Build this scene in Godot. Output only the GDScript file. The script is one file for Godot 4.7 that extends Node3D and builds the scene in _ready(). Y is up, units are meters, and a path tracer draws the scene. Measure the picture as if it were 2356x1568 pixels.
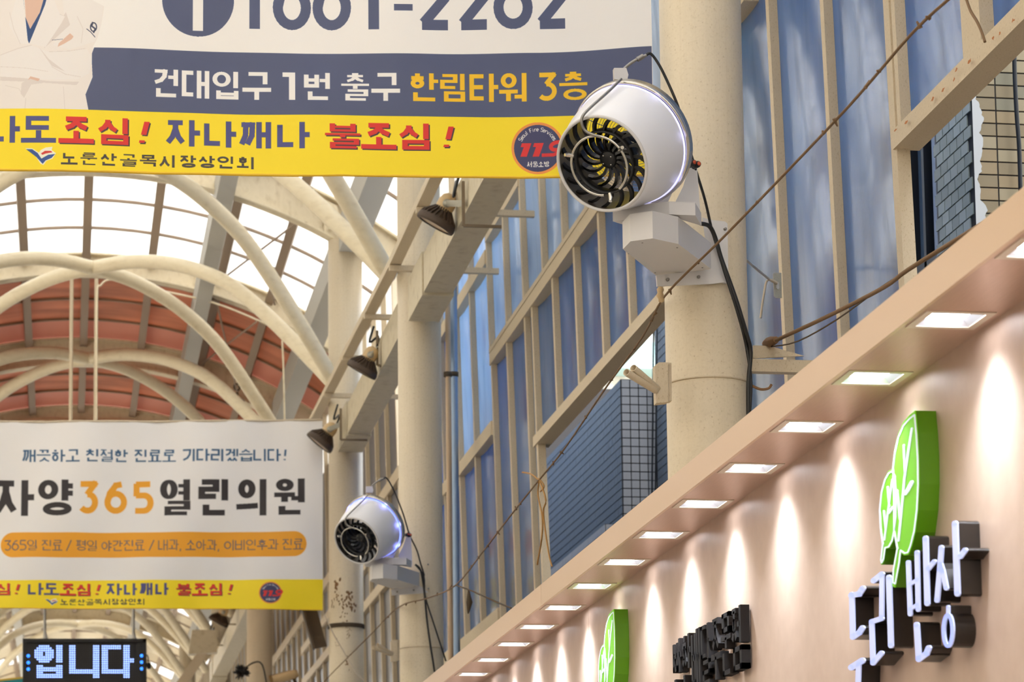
extends Node3D
# A covered market street, looking up along its right-hand side.
# x runs across the street, y up, the street runs away along -z. Units are metres.

const EYE := Vector3(0, 1.6, 0)
const FOCAL := 6352.0
const MIDX := 1178.0
const MIDY := 1397.0
var view: Basis
var used := {}
var M := {}
var rng := RandomNumberGenerator.new()

# ---------------------------------------------------------------- survey: a point of the photograph on a known plane of the place
func ray(u, v) -> Vector3:
	return view * Vector3((u - MIDX) / FOCAL, -(v - MIDY) / FOCAL, -1.0)
func PZ(u, v, z) -> Vector3:
	var d := ray(u, v)
	return EYE + d * (z / -d.z)
func PX(u, v, x) -> Vector3:
	var d := ray(u, v)
	return EYE + d * (x / d.x)
func PY(u, v, y) -> Vector3:
	var d := ray(u, v)
	return EYE + d * ((y - EYE.y) / d.y)

# ---------------------------------------------------------------- nodes
func uniq(called: String) -> String:
	if not used.has(called):
		used[called] = 0
		return called
	used[called] += 1
	return "%s_%03d" % [called, used[called]]

func tag(o: Node, label := "", category := "", group := "", kind := "") -> Node:
	if label: o.set_meta("label", label)
	if category: o.set_meta("category", category)
	if group: o.set_meta("group", group)
	if kind: o.set_meta("kind", kind)
	return o

func thing(called: String, label: String, category: String, at := Vector3.ZERO, group := "") -> Node3D:
	var o := Node3D.new()
	o.name = uniq(called)
	add_child(o, true)
	o.position = at
	tag(o, label, category, group)
	return o

func setting(called: String, at := Vector3.ZERO) -> Node3D:
	var o := Node3D.new()
	o.name = uniq(called)
	add_child(o, true)
	o.position = at
	o.set_meta("kind", "structure")
	return o

func new_st() -> SurfaceTool:
	var st := SurfaceTool.new()
	st.begin(Mesh.PRIMITIVE_TRIANGLES)
	st.set_smooth_group(-1)
	return st

func finish(st: SurfaceTool, mat: Material) -> ArrayMesh:
	st.generate_normals()
	st.set_material(mat)
	return st.commit()

func put(called: String, mesh: Mesh, parent: Node, xf := Transform3D()) -> MeshInstance3D:
	var o := MeshInstance3D.new()
	o.mesh = mesh
	o.name = uniq(called) if parent == self else called
	parent.add_child(o, true)
	o.transform = xf
	return o

func obj(called: String, st: SurfaceTool, mat: Material, parent: Node = self) -> MeshInstance3D:
	var o := put(called, finish(st, mat), parent)
	if parent != self and parent is Node3D:
		o.transform = (parent as Node3D).global_transform.affine_inverse()   # shapes are laid out in world metres
	return o

# ---------------------------------------------------------------- shapes
func tri(st, a, b, c):
	st.add_vertex(a); st.add_vertex(c); st.add_vertex(b)

func quad(st, a, b, c, d):          # counter-clockwise seen from outside
	tri(st, a, b, c)
	tri(st, a, c, d)

func box(st, lo: Vector3, hi: Vector3):
	var p := [Vector3(lo.x, lo.y, lo.z), Vector3(hi.x, lo.y, lo.z), Vector3(hi.x, hi.y, lo.z), Vector3(lo.x, hi.y, lo.z), Vector3(lo.x, lo.y, hi.z), Vector3(hi.x, lo.y, hi.z), Vector3(hi.x, hi.y, hi.z), Vector3(lo.x, hi.y, hi.z)]
	hexa(st, p)

func hexa(st, p):                    # p: 0-3 back face, 4-7 front face
	quad(st, p[4], p[5], p[6], p[7]); quad(st, p[1], p[0], p[3], p[2])
	quad(st, p[5], p[1], p[2], p[6]); quad(st, p[0], p[4], p[7], p[3])
	quad(st, p[7], p[6], p[2], p[3]); quad(st, p[0], p[1], p[5], p[4])

func bar(st, a: Vector3, b: Vector3, w: float, h: float, up := Vector3.UP):   # w across, h along up
	var ax := (b - a).normalized()
	var side := ax.cross(up)
	if side.length() < 0.01: side = ax.cross(Vector3.BACK)
	side = side.normalized()
	var top := side.cross(ax).normalized()
	var s := side * w * 0.5
	var t := top * h * 0.5
	hexa(st, [b - s - t, b + s - t, b + s + t, b - s + t, a - s - t, a + s - t, a + s + t, a - s + t])

func tube(st, pts: Array, r, n := 10, caps := true):
	var rings := []
	var up := Vector3.UP
	for i in pts.size():
		var d: Vector3 = (pts[mini(i + 1, pts.size() - 1)] - pts[maxi(i - 1, 0)]).normalized()
		if absf(d.dot(up)) > 0.98: up = Vector3.RIGHT
		var s := d.cross(up).normalized()
		var t := s.cross(d).normalized()
		up = t
		var ring := []
		var rr: float = r[i] if r is Array else r
		for k in n:
			var a := TAU * k / n
			ring.append(pts[i] + (s * cos(a) + t * sin(a)) * rr)
		rings.append(ring)
	st.set_smooth_group(0)
	for i in pts.size() - 1:
		for k in n:
			var k2 := (k + 1) % n
			quad(st, rings[i][k], rings[i][k2], rings[i + 1][k2], rings[i + 1][k])
	st.set_smooth_group(-1)
	if caps:
		for k in range(1, n - 1):
			tri(st, rings[0][0], rings[0][k + 1], rings[0][k])
			var e: Array = rings[pts.size() - 1]
			tri(st, e[0], e[k], e[k + 1])

func lathe(st, profile: Array, xf: Transform3D, n := 32, sharp := false, from := 0.0, to := TAU):   # profile: Vector2(radius, along local z)
	if not sharp: st.set_smooth_group(0)
	for i in profile.size() - 1:
		var p: Vector2 = profile[i]
		var q: Vector2 = profile[i + 1]
		for k in n:
			var a := from + (to - from) * k / n
			var b := from + (to - from) * (k + 1) / n
			var c0 := xf * Vector3(p.x * cos(a), p.x * sin(a), p.y)
			var c1 := xf * Vector3(p.x * cos(b), p.x * sin(b), p.y)
			var c2 := xf * Vector3(q.x * cos(b), q.x * sin(b), q.y)
			var c3 := xf * Vector3(q.x * cos(a), q.x * sin(a), q.y)
			if p.x > 1e-5: tri(st, c0, c1, c2)
			if q.x > 1e-5: tri(st, c0, c2, c3)
	st.set_smooth_group(-1)

func ring(st, r: float, thick: float, z: float, xf: Transform3D, n := 40, m := 8, from := 0.0, to := TAU):   # a torus or part of one
	var prof := []
	for k in m + 1:
		var a := TAU * k / m
		prof.append(Vector2(r + thick * cos(a), z + thick * sin(a)))
	lathe(st, prof, xf, n, false, from, to)

func area2(p: PackedVector2Array) -> float:
	var s := 0.0
	for i in p.size():
		s += p[i].cross(p[(i + 1) % p.size()])
	return s * 0.5

func prism(st, pts: Array, off: Vector3):     # a flat polygon in space, carried along off
	var nrm := Vector3.ZERO
	for i in pts.size():
		nrm += (pts[i] - pts[0]).cross(pts[(i + 1) % pts.size()] - pts[0])
	if nrm.dot(off) < 0.0:
		pts = pts.duplicate()
		pts.reverse()
		nrm = -nrm
	nrm = nrm.normalized()
	var ex: Vector3 = (pts[1] - pts[0]).normalized()
	var ey := nrm.cross(ex)
	var flat := PackedVector2Array()
	for p in pts:
		flat.append(Vector2((p - pts[0]).dot(ex), (p - pts[0]).dot(ey)))
	var idx := Geometry2D.triangulate_polygon(flat)
	for i in range(0, idx.size(), 3):
		var a: Vector3 = pts[idx[i]]
		var b: Vector3 = pts[idx[i + 1]]
		var c: Vector3 = pts[idx[i + 2]]
		if (b - a).cross(c - a).dot(nrm) < 0.0:
			var t := b
			b = c
			c = t
		tri(st, a + off, b + off, c + off)
		tri(st, a, c, b)
	for i in pts.size():
		var j := (i + 1) % pts.size()
		quad(st, pts[i], pts[j], pts[j] + off, pts[i] + off)

func sweep(st, path: Array, w: float, h: float, inward: Array):   # a box section along a path; inward[i] is its "down" at each point
	var rings := []
	for i in path.size():
		var d: Vector3 = (path[mini(i + 1, path.size() - 1)] - path[maxi(i - 1, 0)]).normalized()
		var dn: Vector3 = inward[i]
		var s := d.cross(dn).normalized()
		rings.append([path[i] - s * w / 2, path[i] + s * w / 2, path[i] + s * w / 2 + dn * h, path[i] - s * w / 2 + dn * h])
	for i in path.size() - 1:
		var a: Array = rings[i]
		var b: Array = rings[i + 1]
		for k in 4:
			var k2 := (k + 1) % 4
			quad(st, a[k], a[k2], b[k2], b[k])
	quad(st, rings[0][3], rings[0][2], rings[0][1], rings[0][0])
	var e: Array = rings[path.size() - 1]
	quad(st, e[0], e[1], e[2], e[3])

func smooth(pts: Array, n := 6) -> Array:     # Catmull-Rom through the points
	var out := []
	for i in pts.size() - 1:
		var p0 = pts[maxi(i - 1, 0)]
		var p1 = pts[i]
		var p2 = pts[i + 1]
		var p3 = pts[mini(i + 2, pts.size() - 1)]
		for k in n:
			var t := float(k) / n
			out.append(0.5 * ((2.0 * p1) + (p2 - p0) * t + (2.0 * p0 - 5.0 * p1 + 4.0 * p2 - p3) * t * t + (3.0 * p1 - p0 - 3.0 * p2 + p3) * t * t * t))
	out.append(pts[-1])
	return out

# ---------------------------------------------------------------- lettering: Hangul and figures drawn with a pen of constant width
const CHO := ["ㄱ", "ㄲ", "ㄴ", "ㄷ", "ㄸ", "ㄹ", "ㅁ", "ㅂ", "ㅃ", "ㅅ", "ㅆ", "ㅇ", "ㅈ", "ㅉ", "ㅊ", "ㅋ", "ㅌ", "ㅍ", "ㅎ"]
const JUNG := ["ㅏ", "ㅐ", "ㅑ", "ㅒ", "ㅓ", "ㅔ", "ㅕ", "ㅖ", "ㅗ", "ㅘ", "ㅙ", "ㅚ", "ㅛ", "ㅜ", "ㅝ", "ㅞ", "ㅟ", "ㅠ", "ㅡ", "ㅢ", "ㅣ"]
const JONG := ["", "ㄱ", "ㄲ", "ㄳ", "ㄴ", "ㄵ", "ㄶ", "ㄷ", "ㄹ", "ㄺ", "ㄻ", "ㄼ", "ㄽ", "ㄾ", "ㄿ", "ㅀ", "ㅁ", "ㅂ", "ㅄ", "ㅅ", "ㅆ", "ㅇ", "ㅈ", "ㅊ", "ㅋ", "ㅌ", "ㅍ", "ㅎ"]
var V2 := func(x, y): return Vector2(x, y)

func arc(cx, cy, rx, ry, a0, a1, n := 14) -> Array:
	var out := []
	for k in n + 1:
		var a: float = deg_to_rad(a0 + (a1 - a0) * k / n)
		out.append(Vector2(cx + rx * cos(a), cy + ry * sin(a)))
	return out

func pts2(flat: Array) -> Array:
	var out := []
	for i in range(0, flat.size(), 2): out.append(Vector2(flat[i], flat[i + 1]))
	return out

func jamo(j: String, tall := false) -> Array:    # pen lines in a unit box, y down
	match j:
		"ㄱ": return [pts2([0, 0, 1, 0, .93, .45, .62, .8, .05, 1])] if tall else [pts2([0, 0, 1, 0, 1, 1])]
		"ㄲ": return [pts2([0, 0, .4, 0, .36, .55, .02, 1]), pts2([.55, 0, 1, 0, .95, .55, .55, 1])] if tall else [pts2([0, 0, .42, 0, .38, 1]), pts2([.56, 0, 1, 0, .96, 1])]
		"ㄴ": return [pts2([0, 0, 0, 1, 1, 1])]
		"ㄷ": return [pts2([1, 0, 0, 0, 0, 1, 1, 1])]
		"ㄹ": return [pts2([0, 0, 1, 0, 1, .5, 0, .5, 0, 1, 1, 1])]
		"ㅁ": return [pts2([0, 0, 1, 0, 1, 1, 0, 1, 0, 0])]
		"ㅂ": return [pts2([0, 0, 0, 1, 1, 1, 1, 0]), pts2([0, .48, 1, .48])]
		"ㅅ": return [pts2([.5, 0, .5, .25, .3, .7, 0, 1]), pts2([.5, .25, .7, .7, 1, 1])]
		"ㅆ": return [pts2([.26, 0, .24, .35, 0, 1]), pts2([.24, .35, .46, 1]), pts2([.76, 0, .74, .35, .54, 1]), pts2([.74, .35, 1, 1])]
		"ㅇ": return [arc(.5, .5, .5, .5, 0, 360, 28)]
		"ㅈ": return [pts2([0, 0, 1, 0]), pts2([.5, 0, .5, .3, .3, .72, 0, 1]), pts2([.5, .3, .7, .72, 1, 1])]
		"ㅊ": return [pts2([.3, 0, .7, 0]), pts2([0, .28, 1, .28]), pts2([.5, .28, .5, .45, .3, .78, 0, 1]), pts2([.5, .45, .7, .78, 1, 1])]
		"ㅌ": return [pts2([1, 0, 0, 0, 0, 1, 1, 1]), pts2([0, .5, .95, .5])]
		"ㅍ": return [pts2([0, 0, 1, 0]), pts2([0, 1, 1, 1]), pts2([.3, 0, .3, 1]), pts2([.7, 0, .7, 1])]
		"ㅎ": return [pts2([.3, 0, .7, 0]), pts2([0, .25, 1, .25]), arc(.5, .72, .36, .28, 0, 360, 24)]
		"ㅏ": return [pts2([.25, 0, .25, 1]), pts2([.25, .48, 1, .48])]
		"ㅑ": return [pts2([.25, 0, .25, 1]), pts2([.25, .3, 1, .3]), pts2([.25, .64, 1, .64])]
		"ㅓ": return [pts2([.85, 0, .85, 1]), pts2([0, .48, .85, .48])]
		"ㅕ": return [pts2([.85, 0, .85, 1]), pts2([0, .3, .85, .3]), pts2([0, .64, .85, .64])]
		"ㅐ": return [pts2([.05, 0, .05, 1]), pts2([.95, 0, .95, 1]), pts2([.05, .48, .95, .48])]
		"ㅔ": return [pts2([.45, 0, .45, 1]), pts2([1, 0, 1, 1]), pts2([0, .48, .45, .48])]
		"ㅣ": return [pts2([.6, 0, .6, 1])]
		"ㅗ": return [pts2([.5, 0, .5, 1]), pts2([0, 1, 1, 1])]
		"ㅛ": return [pts2([.32, 0, .32, 1]), pts2([.68, 0, .68, 1]), pts2([0, 1, 1, 1])]
		"ㅜ": return [pts2([0, 0, 1, 0]), pts2([.5, 0, .5, 1])]
		"ㅡ": return [pts2([0, .5, 1, .5])]
		"1": return [pts2([.12, .02, .62, .02, .62, 1])]
		"2": return [arc(.5, .3, .5, .3, 190, 380, 14) + pts2([.88, .52, .06, .97]), pts2([0, 1, 1, 1])]
		"3": return [pts2([.02, 0, .95, 0, .45, .4]) , [Vector2(.45, .4)] + arc(.48, .69, .5, .31, -80, 140, 16)]
		"5": return [pts2([.95, 0, .08, 0, .08, .42, .55, .42]) + arc(.55, .71, .43, .29, -85, 90, 12) + pts2([0, 1])]
		"6": return [arc(.5, .68, .5, .32, 0, 360, 28), [Vector2(.85, .0), Vector2(.5, .05), Vector2(.14, .35), Vector2(.0, .68)]]
		"8": return [arc(.5, .7, .5, .3, 0, 360, 26), arc(.5, .22, .43, .22, 0, 360, 26)]
		"9": return [arc(.5, .32, .5, .32, 0, 360, 28), [Vector2(1, .32), Vector2(.86, .7), Vector2(.4, 1)]]
		"-": return [pts2([0, .5, 1, .5])]
		"/": return [pts2([.85, -.05, .15, 1.1])]
		",": return [pts2([.4, .92, .25, 1.18])]
		"!": return [pts2([.62, 0, .5, .62]), pts2([.44, .88, .42, 1])]
		"S": return [arc(.5, .25, .48, .25, -20, -180, 8) + arc(.5, .25, .48, .25, 180, 90, 6) + arc(.5, .75, .48, .25, -90, 90, 10) + arc(.5, .75, .48, .25, 90, 160, 5)]
		"s": return [arc(.5, .5, .42, .15, -20, -270, 10) + arc(.5, .83, .42, .17, -90, 160, 10)]
		"e": return [pts2([.05, .66, .95, .66]) + arc(.5, .66, .45, .33, 0, -310, 18)]
		"o": return [arc(.5, .66, .46, .33, 0, 360, 20)]
		"c": return [arc(.5, .66, .45, .33, -45, -315, 16)]
		"u": return [pts2([.05, .34, .05, .75]) + arc(.5, .75, .45, .24, 180, 0, 8) + pts2([.95, .34]), pts2([.95, .34, .95, 1])]
		"v": return [pts2([.02, .34, .5, 1, .98, .34])]
		"r": return [pts2([.2, .34, .2, 1]), pts2([.2, .55, .5, .36, .85, .36])]
		"l": return [pts2([.5, 0, .5, 1])]
		"i": return [pts2([.5, .34, .5, 1]), pts2([.5, .05, .5, .13])]
		"F": return [pts2([.9, .02, .08, .02, .08, 1]), pts2([.08, .48, .75, .48])]
	return []

func fit(lines: Array, x0, y0, x1, y1) -> Array:
	var out := []
	for l in lines:
		var o := []
		for p in l: o.append(Vector2(lerpf(x0, x1, p.x), lerpf(y0, y1, p.y)))
		out.append(o)
	return out

var flat_pen := 1.0                             # how much thinner level strokes are in a crowded character

func glyph(ch: String, r: Rect2, t: float) -> Array:   # pen lines of one character inside r for a pen t wide
	var h := t * 0.5
	var X := func(f): return r.position.x + r.size.x * f
	var Y := func(f): return r.position.y + r.size.y * f
	var code := ch.unicode_at(0)
	flat_pen = 1.0
	if code < 0xAC00 or code > 0xD7A3:
		return fit(jamo(ch), X.call(0) + h, Y.call(0) + h, X.call(1) - h, Y.call(1) - h)
	code -= 0xAC00
	var a: String = CHO[code / 588]
	var v: String = JUNG[(code % 588) / 28]
	var b: String = JONG[code % 28]
	var out := []
	var final_top := 0.63
	if v in ["ㅏ", "ㅐ", "ㅑ", "ㅓ", "ㅔ", "ㅕ", "ㅣ"]:
		flat_pen = 0.80 if b else 0.92
		if b in ["ㅂ", "ㅁ"]: flat_pen = 0.68
		if b == "ㄹ":
			flat_pen = 0.54
			final_top = 0.60
		var hh := h * flat_pen
		var wide := 0.50 if v in ["ㅐ", "ㅔ"] else (0.68 if v == "ㅣ" else 0.58)
		if v in ["ㅓ", "ㅕ"]: wide = 0.56
		var ay0 := 0.01
		var ay1 := 0.55 if b else 0.95
		if a == "ㅇ" and not b:
			ay0 = 0.14
			ay1 = 0.86
		out += fit(jamo(a, true), X.call(0.0) + h, Y.call(ay0) + hh, X.call(wide) - h, Y.call(ay1) - hh)
		var vx0: float = X.call(wide + 0.02) + (h if not v in ["ㅓ", "ㅕ"] else 0.0)
		if v == "ㅔ": vx0 = X.call(wide)
		out += fit(jamo(v), vx0, Y.call(0.0), X.call(1.0) - (0.0 if v in ["ㅏ", "ㅑ"] else h), Y.call(0.59 if b else 1.0))
	elif v in ["ㅗ", "ㅛ", "ㅜ", "ㅡ"]:
		flat_pen = 0.64 if b else 0.85
		if b == "ㄹ": flat_pen = 0.52
		if a in ["ㄹ", "ㅂ"] and b: flat_pen = 0.46
		if a == "ㄹ" and not b: flat_pen = 0.72
		var hh := h * flat_pen
		var ay := 0.31 if b else 0.52
		if a in ["ㅊ", "ㅎ"]: ay += 0.03
		if a in ["ㄹ", "ㅂ"] and b: ay = 0.36
		out += fit(jamo(a), X.call(0.13) + h, Y.call(0.0) + hh, X.call(0.87) - h, Y.call(ay) - hh)
		if v in ["ㅗ", "ㅛ"]:
			out += fit(jamo(v), X.call(0.0), Y.call(ay + 0.01), X.call(1.0), Y.call(0.53 if b else 1.0) - hh)
		elif v == "ㅡ":
			var m: float = Y.call(0.44 if b else 0.78)
			out += fit(jamo(v), X.call(0.0), m - 1.0, X.call(1.0), m + 1.0)
		else:
			out += fit(jamo(v), X.call(0.0), Y.call(ay + 0.05) + hh, X.call(1.0), Y.call(0.58 if b else 1.0))
		final_top = 0.62 if a in ["ㄹ", "ㅂ"] else 0.60
	else:
		flat_pen = 0.68 if b else 0.82
		var hh := h * flat_pen
		var first: String = {"ㅘ": "ㅗ", "ㅚ": "ㅗ", "ㅝ": "ㅜ", "ㅢ": "ㅡ"}[v]
		var last: String = {"ㅘ": "ㅏ", "ㅚ": "ㅣ", "ㅝ": "ㅓ", "ㅢ": "ㅣ"}[v]
		var sy := 0.66 if b else 1.0
		out += fit(jamo(a), X.call(0.06) + h, Y.call(0.0) + hh, X.call(0.64) - h, Y.call(0.52 * sy) - hh)
		if first == "ㅜ":
			out += fit(jamo(first), X.call(0.0), Y.call(0.58 * sy) + hh, X.call(0.68), Y.call(0.98 * sy))
		elif first == "ㅡ":
			out += [[Vector2(X.call(0.0), Y.call(0.84 * sy) - hh), Vector2(X.call(0.72), Y.call(0.80 * sy) - hh)]]
		else:
			out += fit(jamo(first), X.call(0.0), Y.call(0.54 * sy), X.call(0.70), Y.call(0.90 * sy) - hh)
		if last == "ㅓ":
			out += [[Vector2(X.call(1.0) - h, Y.call(0.0)), Vector2(X.call(1.0) - h, Y.call(sy))], [Vector2(X.call(0.56), Y.call(0.83 * sy)), Vector2(X.call(1.0) - h, Y.call(0.83 * sy))]]
		elif last == "ㅏ":
			out += [[Vector2(X.call(0.80), Y.call(0.0)), Vector2(X.call(0.80), Y.call(sy))], [Vector2(X.call(0.80), Y.call(0.45 * sy)), Vector2(X.call(1.02), Y.call(0.45 * sy))]]
		else:
			out += [[Vector2(X.call(1.0) - h, Y.call(0.0)), Vector2(X.call(1.0) - h, Y.call(sy))]]
		final_top = 0.70
	if b:
		var hh := h * flat_pen
		out += fit(jamo(b), X.call(0.14) + h, Y.call(final_top) + hh, X.call(0.97) - h, Y.call(1.0) - hh)
	return out

func pen(line: Array, t: float, flat := 1.0) -> Array:      # convex pieces of one pen line; level strokes are flat times as thick
	var out := []
	var n := line.size()
	var curve := n >= 12
	var closed: bool = n > 3 and line[0].distance_to(line[-1]) < 1e-3
	var half := func(d: Vector2): return t * 0.5 * lerpf(1.0, flat, d.x * d.x)
	for i in n - 1:
		var p: Vector2 = line[i]
		var q: Vector2 = line[i + 1]
		if p.distance_to(q) < 1e-5: continue
		var d := (q - p).normalized()
		var w: Vector2 = Vector2(-d.y, d.x) * half.call(d)
		var e0 := 0.0
		var e1 := 0.0
		if i > 0 or closed:
			var o: Vector2 = (line[i] - line[i - 1]).normalized() if i > 0 else (line[0] - line[n - 2]).normalized()
			e0 = half.call(o) * (.25 if curve else clampf(absf(o.cross(d)), 0.15, 1.0))
		if i < n - 2 or closed:
			var o: Vector2 = (line[i + 2] - line[i + 1]).normalized() if i < n - 2 else (line[1] - line[0]).normalized()
			e1 = half.call(o) * (.25 if curve else clampf(absf(o.cross(d)), 0.15, 1.0))
		out.append(PackedVector2Array([p - d * e0 - w, q + d * e1 - w, q + d * e1 + w, p - d * e0 + w]))
	return out

# ---------------------------------------------------------------- printing on cloth
class Print:                                    # a picture laid out in metres across the cloth; the survey's columns are turned into metres first
	var img: Image
	var kx: float
	var ky: float
	var left: float
	var y0: float
	var law: Array
	func _init(w: int, metres: float, rows: Array, row_size: float, at_left: float, columns: Array, ground: Color):
		kx = w / metres
		ky = kx * row_size
		left = at_left
		y0 = rows[0]
		law = columns
		img = Image.create(w, int((rows[1] - rows[0]) * ky), false, Image.FORMAT_RGB8)
		img.fill(ground)
	func across(u: float) -> float:
		return law[0] + law[1] * u + law[2] * u * u
	func poly(pts, col: Color):
		var q := PackedVector2Array()
		var lo := 1e9
		var hi := -1e9
		for p in pts:
			var s := Vector2((across(p.x) - left) * kx, (p.y - y0) * ky)
			q.append(s)
			lo = minf(lo, s.y)
			hi = maxf(hi, s.y)
		for y in range(maxi(0, int(floor(lo))), mini(img.get_height() - 1, int(ceil(hi))) + 1):
			var yc := y + 0.5
			var xs := []
			for i in q.size():
				var a := q[i]
				var b := q[(i + 1) % q.size()]
				if (a.y <= yc) != (b.y <= yc):
					xs.append(a.x + (b.x - a.x) * (yc - a.y) / (b.y - a.y))
			xs.sort()
			for i in range(0, xs.size() - 1, 2):
				var l := int(round(xs[i]))
				var r := int(round(xs[i + 1]))
				if r > l: img.fill_rect(Rect2i(l, y, r - l, 1), col)
	func rect(a, b, c, d, col: Color):
		poly([Vector2(a, b), Vector2(c, b), Vector2(c, d), Vector2(a, d)], col)

func write(pr: Print, text: String, x0: float, y0: float, x1: float, y1: float, t: float, col: Color, slant := 0.0):   # one character or a run, spread evenly over x0..x1
	var n := text.length()
	var w := 0.0
	for c in text: w += 0.5 if c in [" ", "/", "1", "!"] else (0.35 if c == "," else (0.72 if c in ["3", "5", "6"] else 1.0))
	var gap := 0.06 if n > 1 else 0.0
	var u := (x1 - x0) / (w + gap * (n - 1))
	var x := x0
	for c in text:
		var cw: float = u * (0.5 if c in [" ", "/", "1", "!"] else (0.35 if c == "," else (0.72 if c in ["3", "5", "6"] else 1.0)))
		if c != " ": mark(pr, c, Rect2(x, y0, cw, y1 - y0), t, col, slant)
		x += cw + gap * u

func mark(pr: Print, c: String, r: Rect2, t: float, col: Color, slant := 0.0):
	for l in glyph(c, r, t):
		for q in pen(l, t, flat_pen):
			if slant != 0.0:
				for i in q.size(): q[i].x += (r.end.y - q[i].y) * slant
			pr.poly(q, col)

func spot(pr: Print, cx, cy, rad, col: Color, ry = null):
	pr.poly(arc(cx, cy, rad, ry if ry else rad, 0, 360, 60), col)

func fire_badge(pr: Print, cx, cy, s):          # the round 119 badge
	var navy := Color8(62, 62, 98)
	spot(pr, cx, cy, 60 * s, Color8(243, 150, 70))
	spot(pr, cx, cy, 54 * s, navy)
	var white := Color8(238, 232, 222)
	var words := "Seoul Fire Services"
	for i in words.length():
		if words[i] == " ": continue
		var a := deg_to_rad(-152.0 + 124.0 * i / (words.length() - 1))
		var at: Vector2 = Vector2(cx, cy) + Vector2(cos(a), sin(a)) * 44.0 * s
		var rot := a + PI / 2
		for l in jamo(words[i]):
			for q in pen(fit([l], -2.6 * s, -4.6 * s, 2.6 * s, 4.6 * s)[0], 1.5 * s):
				for j in q.size(): q[j] = at + q[j].rotated(rot)
				pr.poly(q, white)
	var red := Color8(222, 46, 44)
	for d in [-38.0, -10.0]:
		var one := []
		for p in pts2([2, -12, 24, -12, 13, 19, -2, 19, 6, -3, -1, -3]): one.append(Vector2(cx + (d + p.x) * s, cy + p.y * s))
		pr.poly(one, red)
	for l in [[arc(44, -4, 15, 9, 0, 360, 24), 9.0], [pts2([58, -2, 50, 12, 40, 16, 14, 16]), 8.0]]:
		var m := []
		for p in l[0]: m.append(Vector2(cx + (p.x - p.y * .3) * s, cy + p.y * s))
		for q in pen(m, l[1] * s): pr.poly(q, red)
	write(pr, "서울소방", cx - 25 * s, cy + 30 * s, cx + 26 * s, cy + 43 * s, 2.2 * s, white)

func bird(pr: Print, x, y, s):                  # the market association's bird emblem
	var T := func(a): 
		var o := []
		for p in pts2(a): o.append(Vector2(x + p.x * s, y + p.y * s))
		return o
	pr.poly(T.call([-2, 2, 14, 2, 30, 12, 34, 6, 46, 0, 62, -2, 60, 6, 70, 13, 62, 26, 48, 31, 41, 41, 34, 38, 22, 20]), Color8(246, 240, 214))
	pr.poly(T.call([0, 4, 14, 4, 27, 13, 36, 26, 52, 17, 68, 15, 60, 24, 46, 30, 39, 38, 24, 22]), Color8(52, 84, 150))
	pr.poly(T.call([35, 14, 44, 8, 58, 8, 62, 11, 46, 14, 38, 17]), Color8(214, 60, 50))

func fire_line(pr: Print, words: Array, y0, y1, t):
	var navy := Color8(78, 78, 132)
	var red := Color8(222, 48, 38)
	var dark := Color8(66, 50, 60)
	for w in words:
		var sl := 0.22 if w[0] == "!" else 0.0
		if w[3] == 1:
			mark(pr, w[0], Rect2(w[1] + t * .22, y0 + t * .22, w[2] - w[1], y1 - y0), t, dark, sl)
		mark(pr, w[0], Rect2(w[1], y0, w[2] - w[1], y1 - y0), t, red if w[3] == 1 else navy, sl)

func to_texture(pr: Print) -> ImageTexture:
	pr.img.resize(pr.img.get_width() / 2, pr.img.get_height() / 2, Image.INTERPOLATE_BILINEAR)
	return ImageTexture.create_from_image(pr.img)

# ---------------------------------------------------------------- materials
func noise_tex(freq: float, ramp: Array, size := 512, kind := FastNoiseLite.TYPE_SIMPLEX_SMOOTH, octaves := 4, sd := 1) -> NoiseTexture2D:
	var n := FastNoiseLite.new()
	n.noise_type = kind
	n.frequency = freq
	n.fractal_octaves = octaves
	n.seed = sd
	var t := NoiseTexture2D.new()
	t.width = size
	t.height = size
	t.seamless = true
	t.noise = n
	if ramp.size():
		var g := Gradient.new()
		var off := PackedFloat32Array()
		var col := PackedColorArray()
		for r in ramp:
			off.append(r[0])
			col.append(r[1])
		g.offsets = off
		g.colors = col
		t.color_ramp = g
	return t

func mat(col: Color, rough := 0.6, metal := 0.0, extra := {}) -> StandardMaterial3D:
	var m := StandardMaterial3D.new()
	m.albedo_color = col
	m.roughness = rough
	m.metallic = metal
	for k in extra: m.set(k, extra[k])
	return m

func textured(m: StandardMaterial3D, tex: Texture2D, scale: Vector3) -> StandardMaterial3D:
	m.albedo_texture = tex
	m.uv1_triplanar = true
	m.uv1_world_triplanar = true
	m.uv1_scale = scale
	return m

func glow(col: Color, e: float) -> StandardMaterial3D:
	var m := mat(col, 0.5)
	m.emission_enabled = true
	m.emission = col
	m.emission_energy_multiplier = e
	return m

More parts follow.
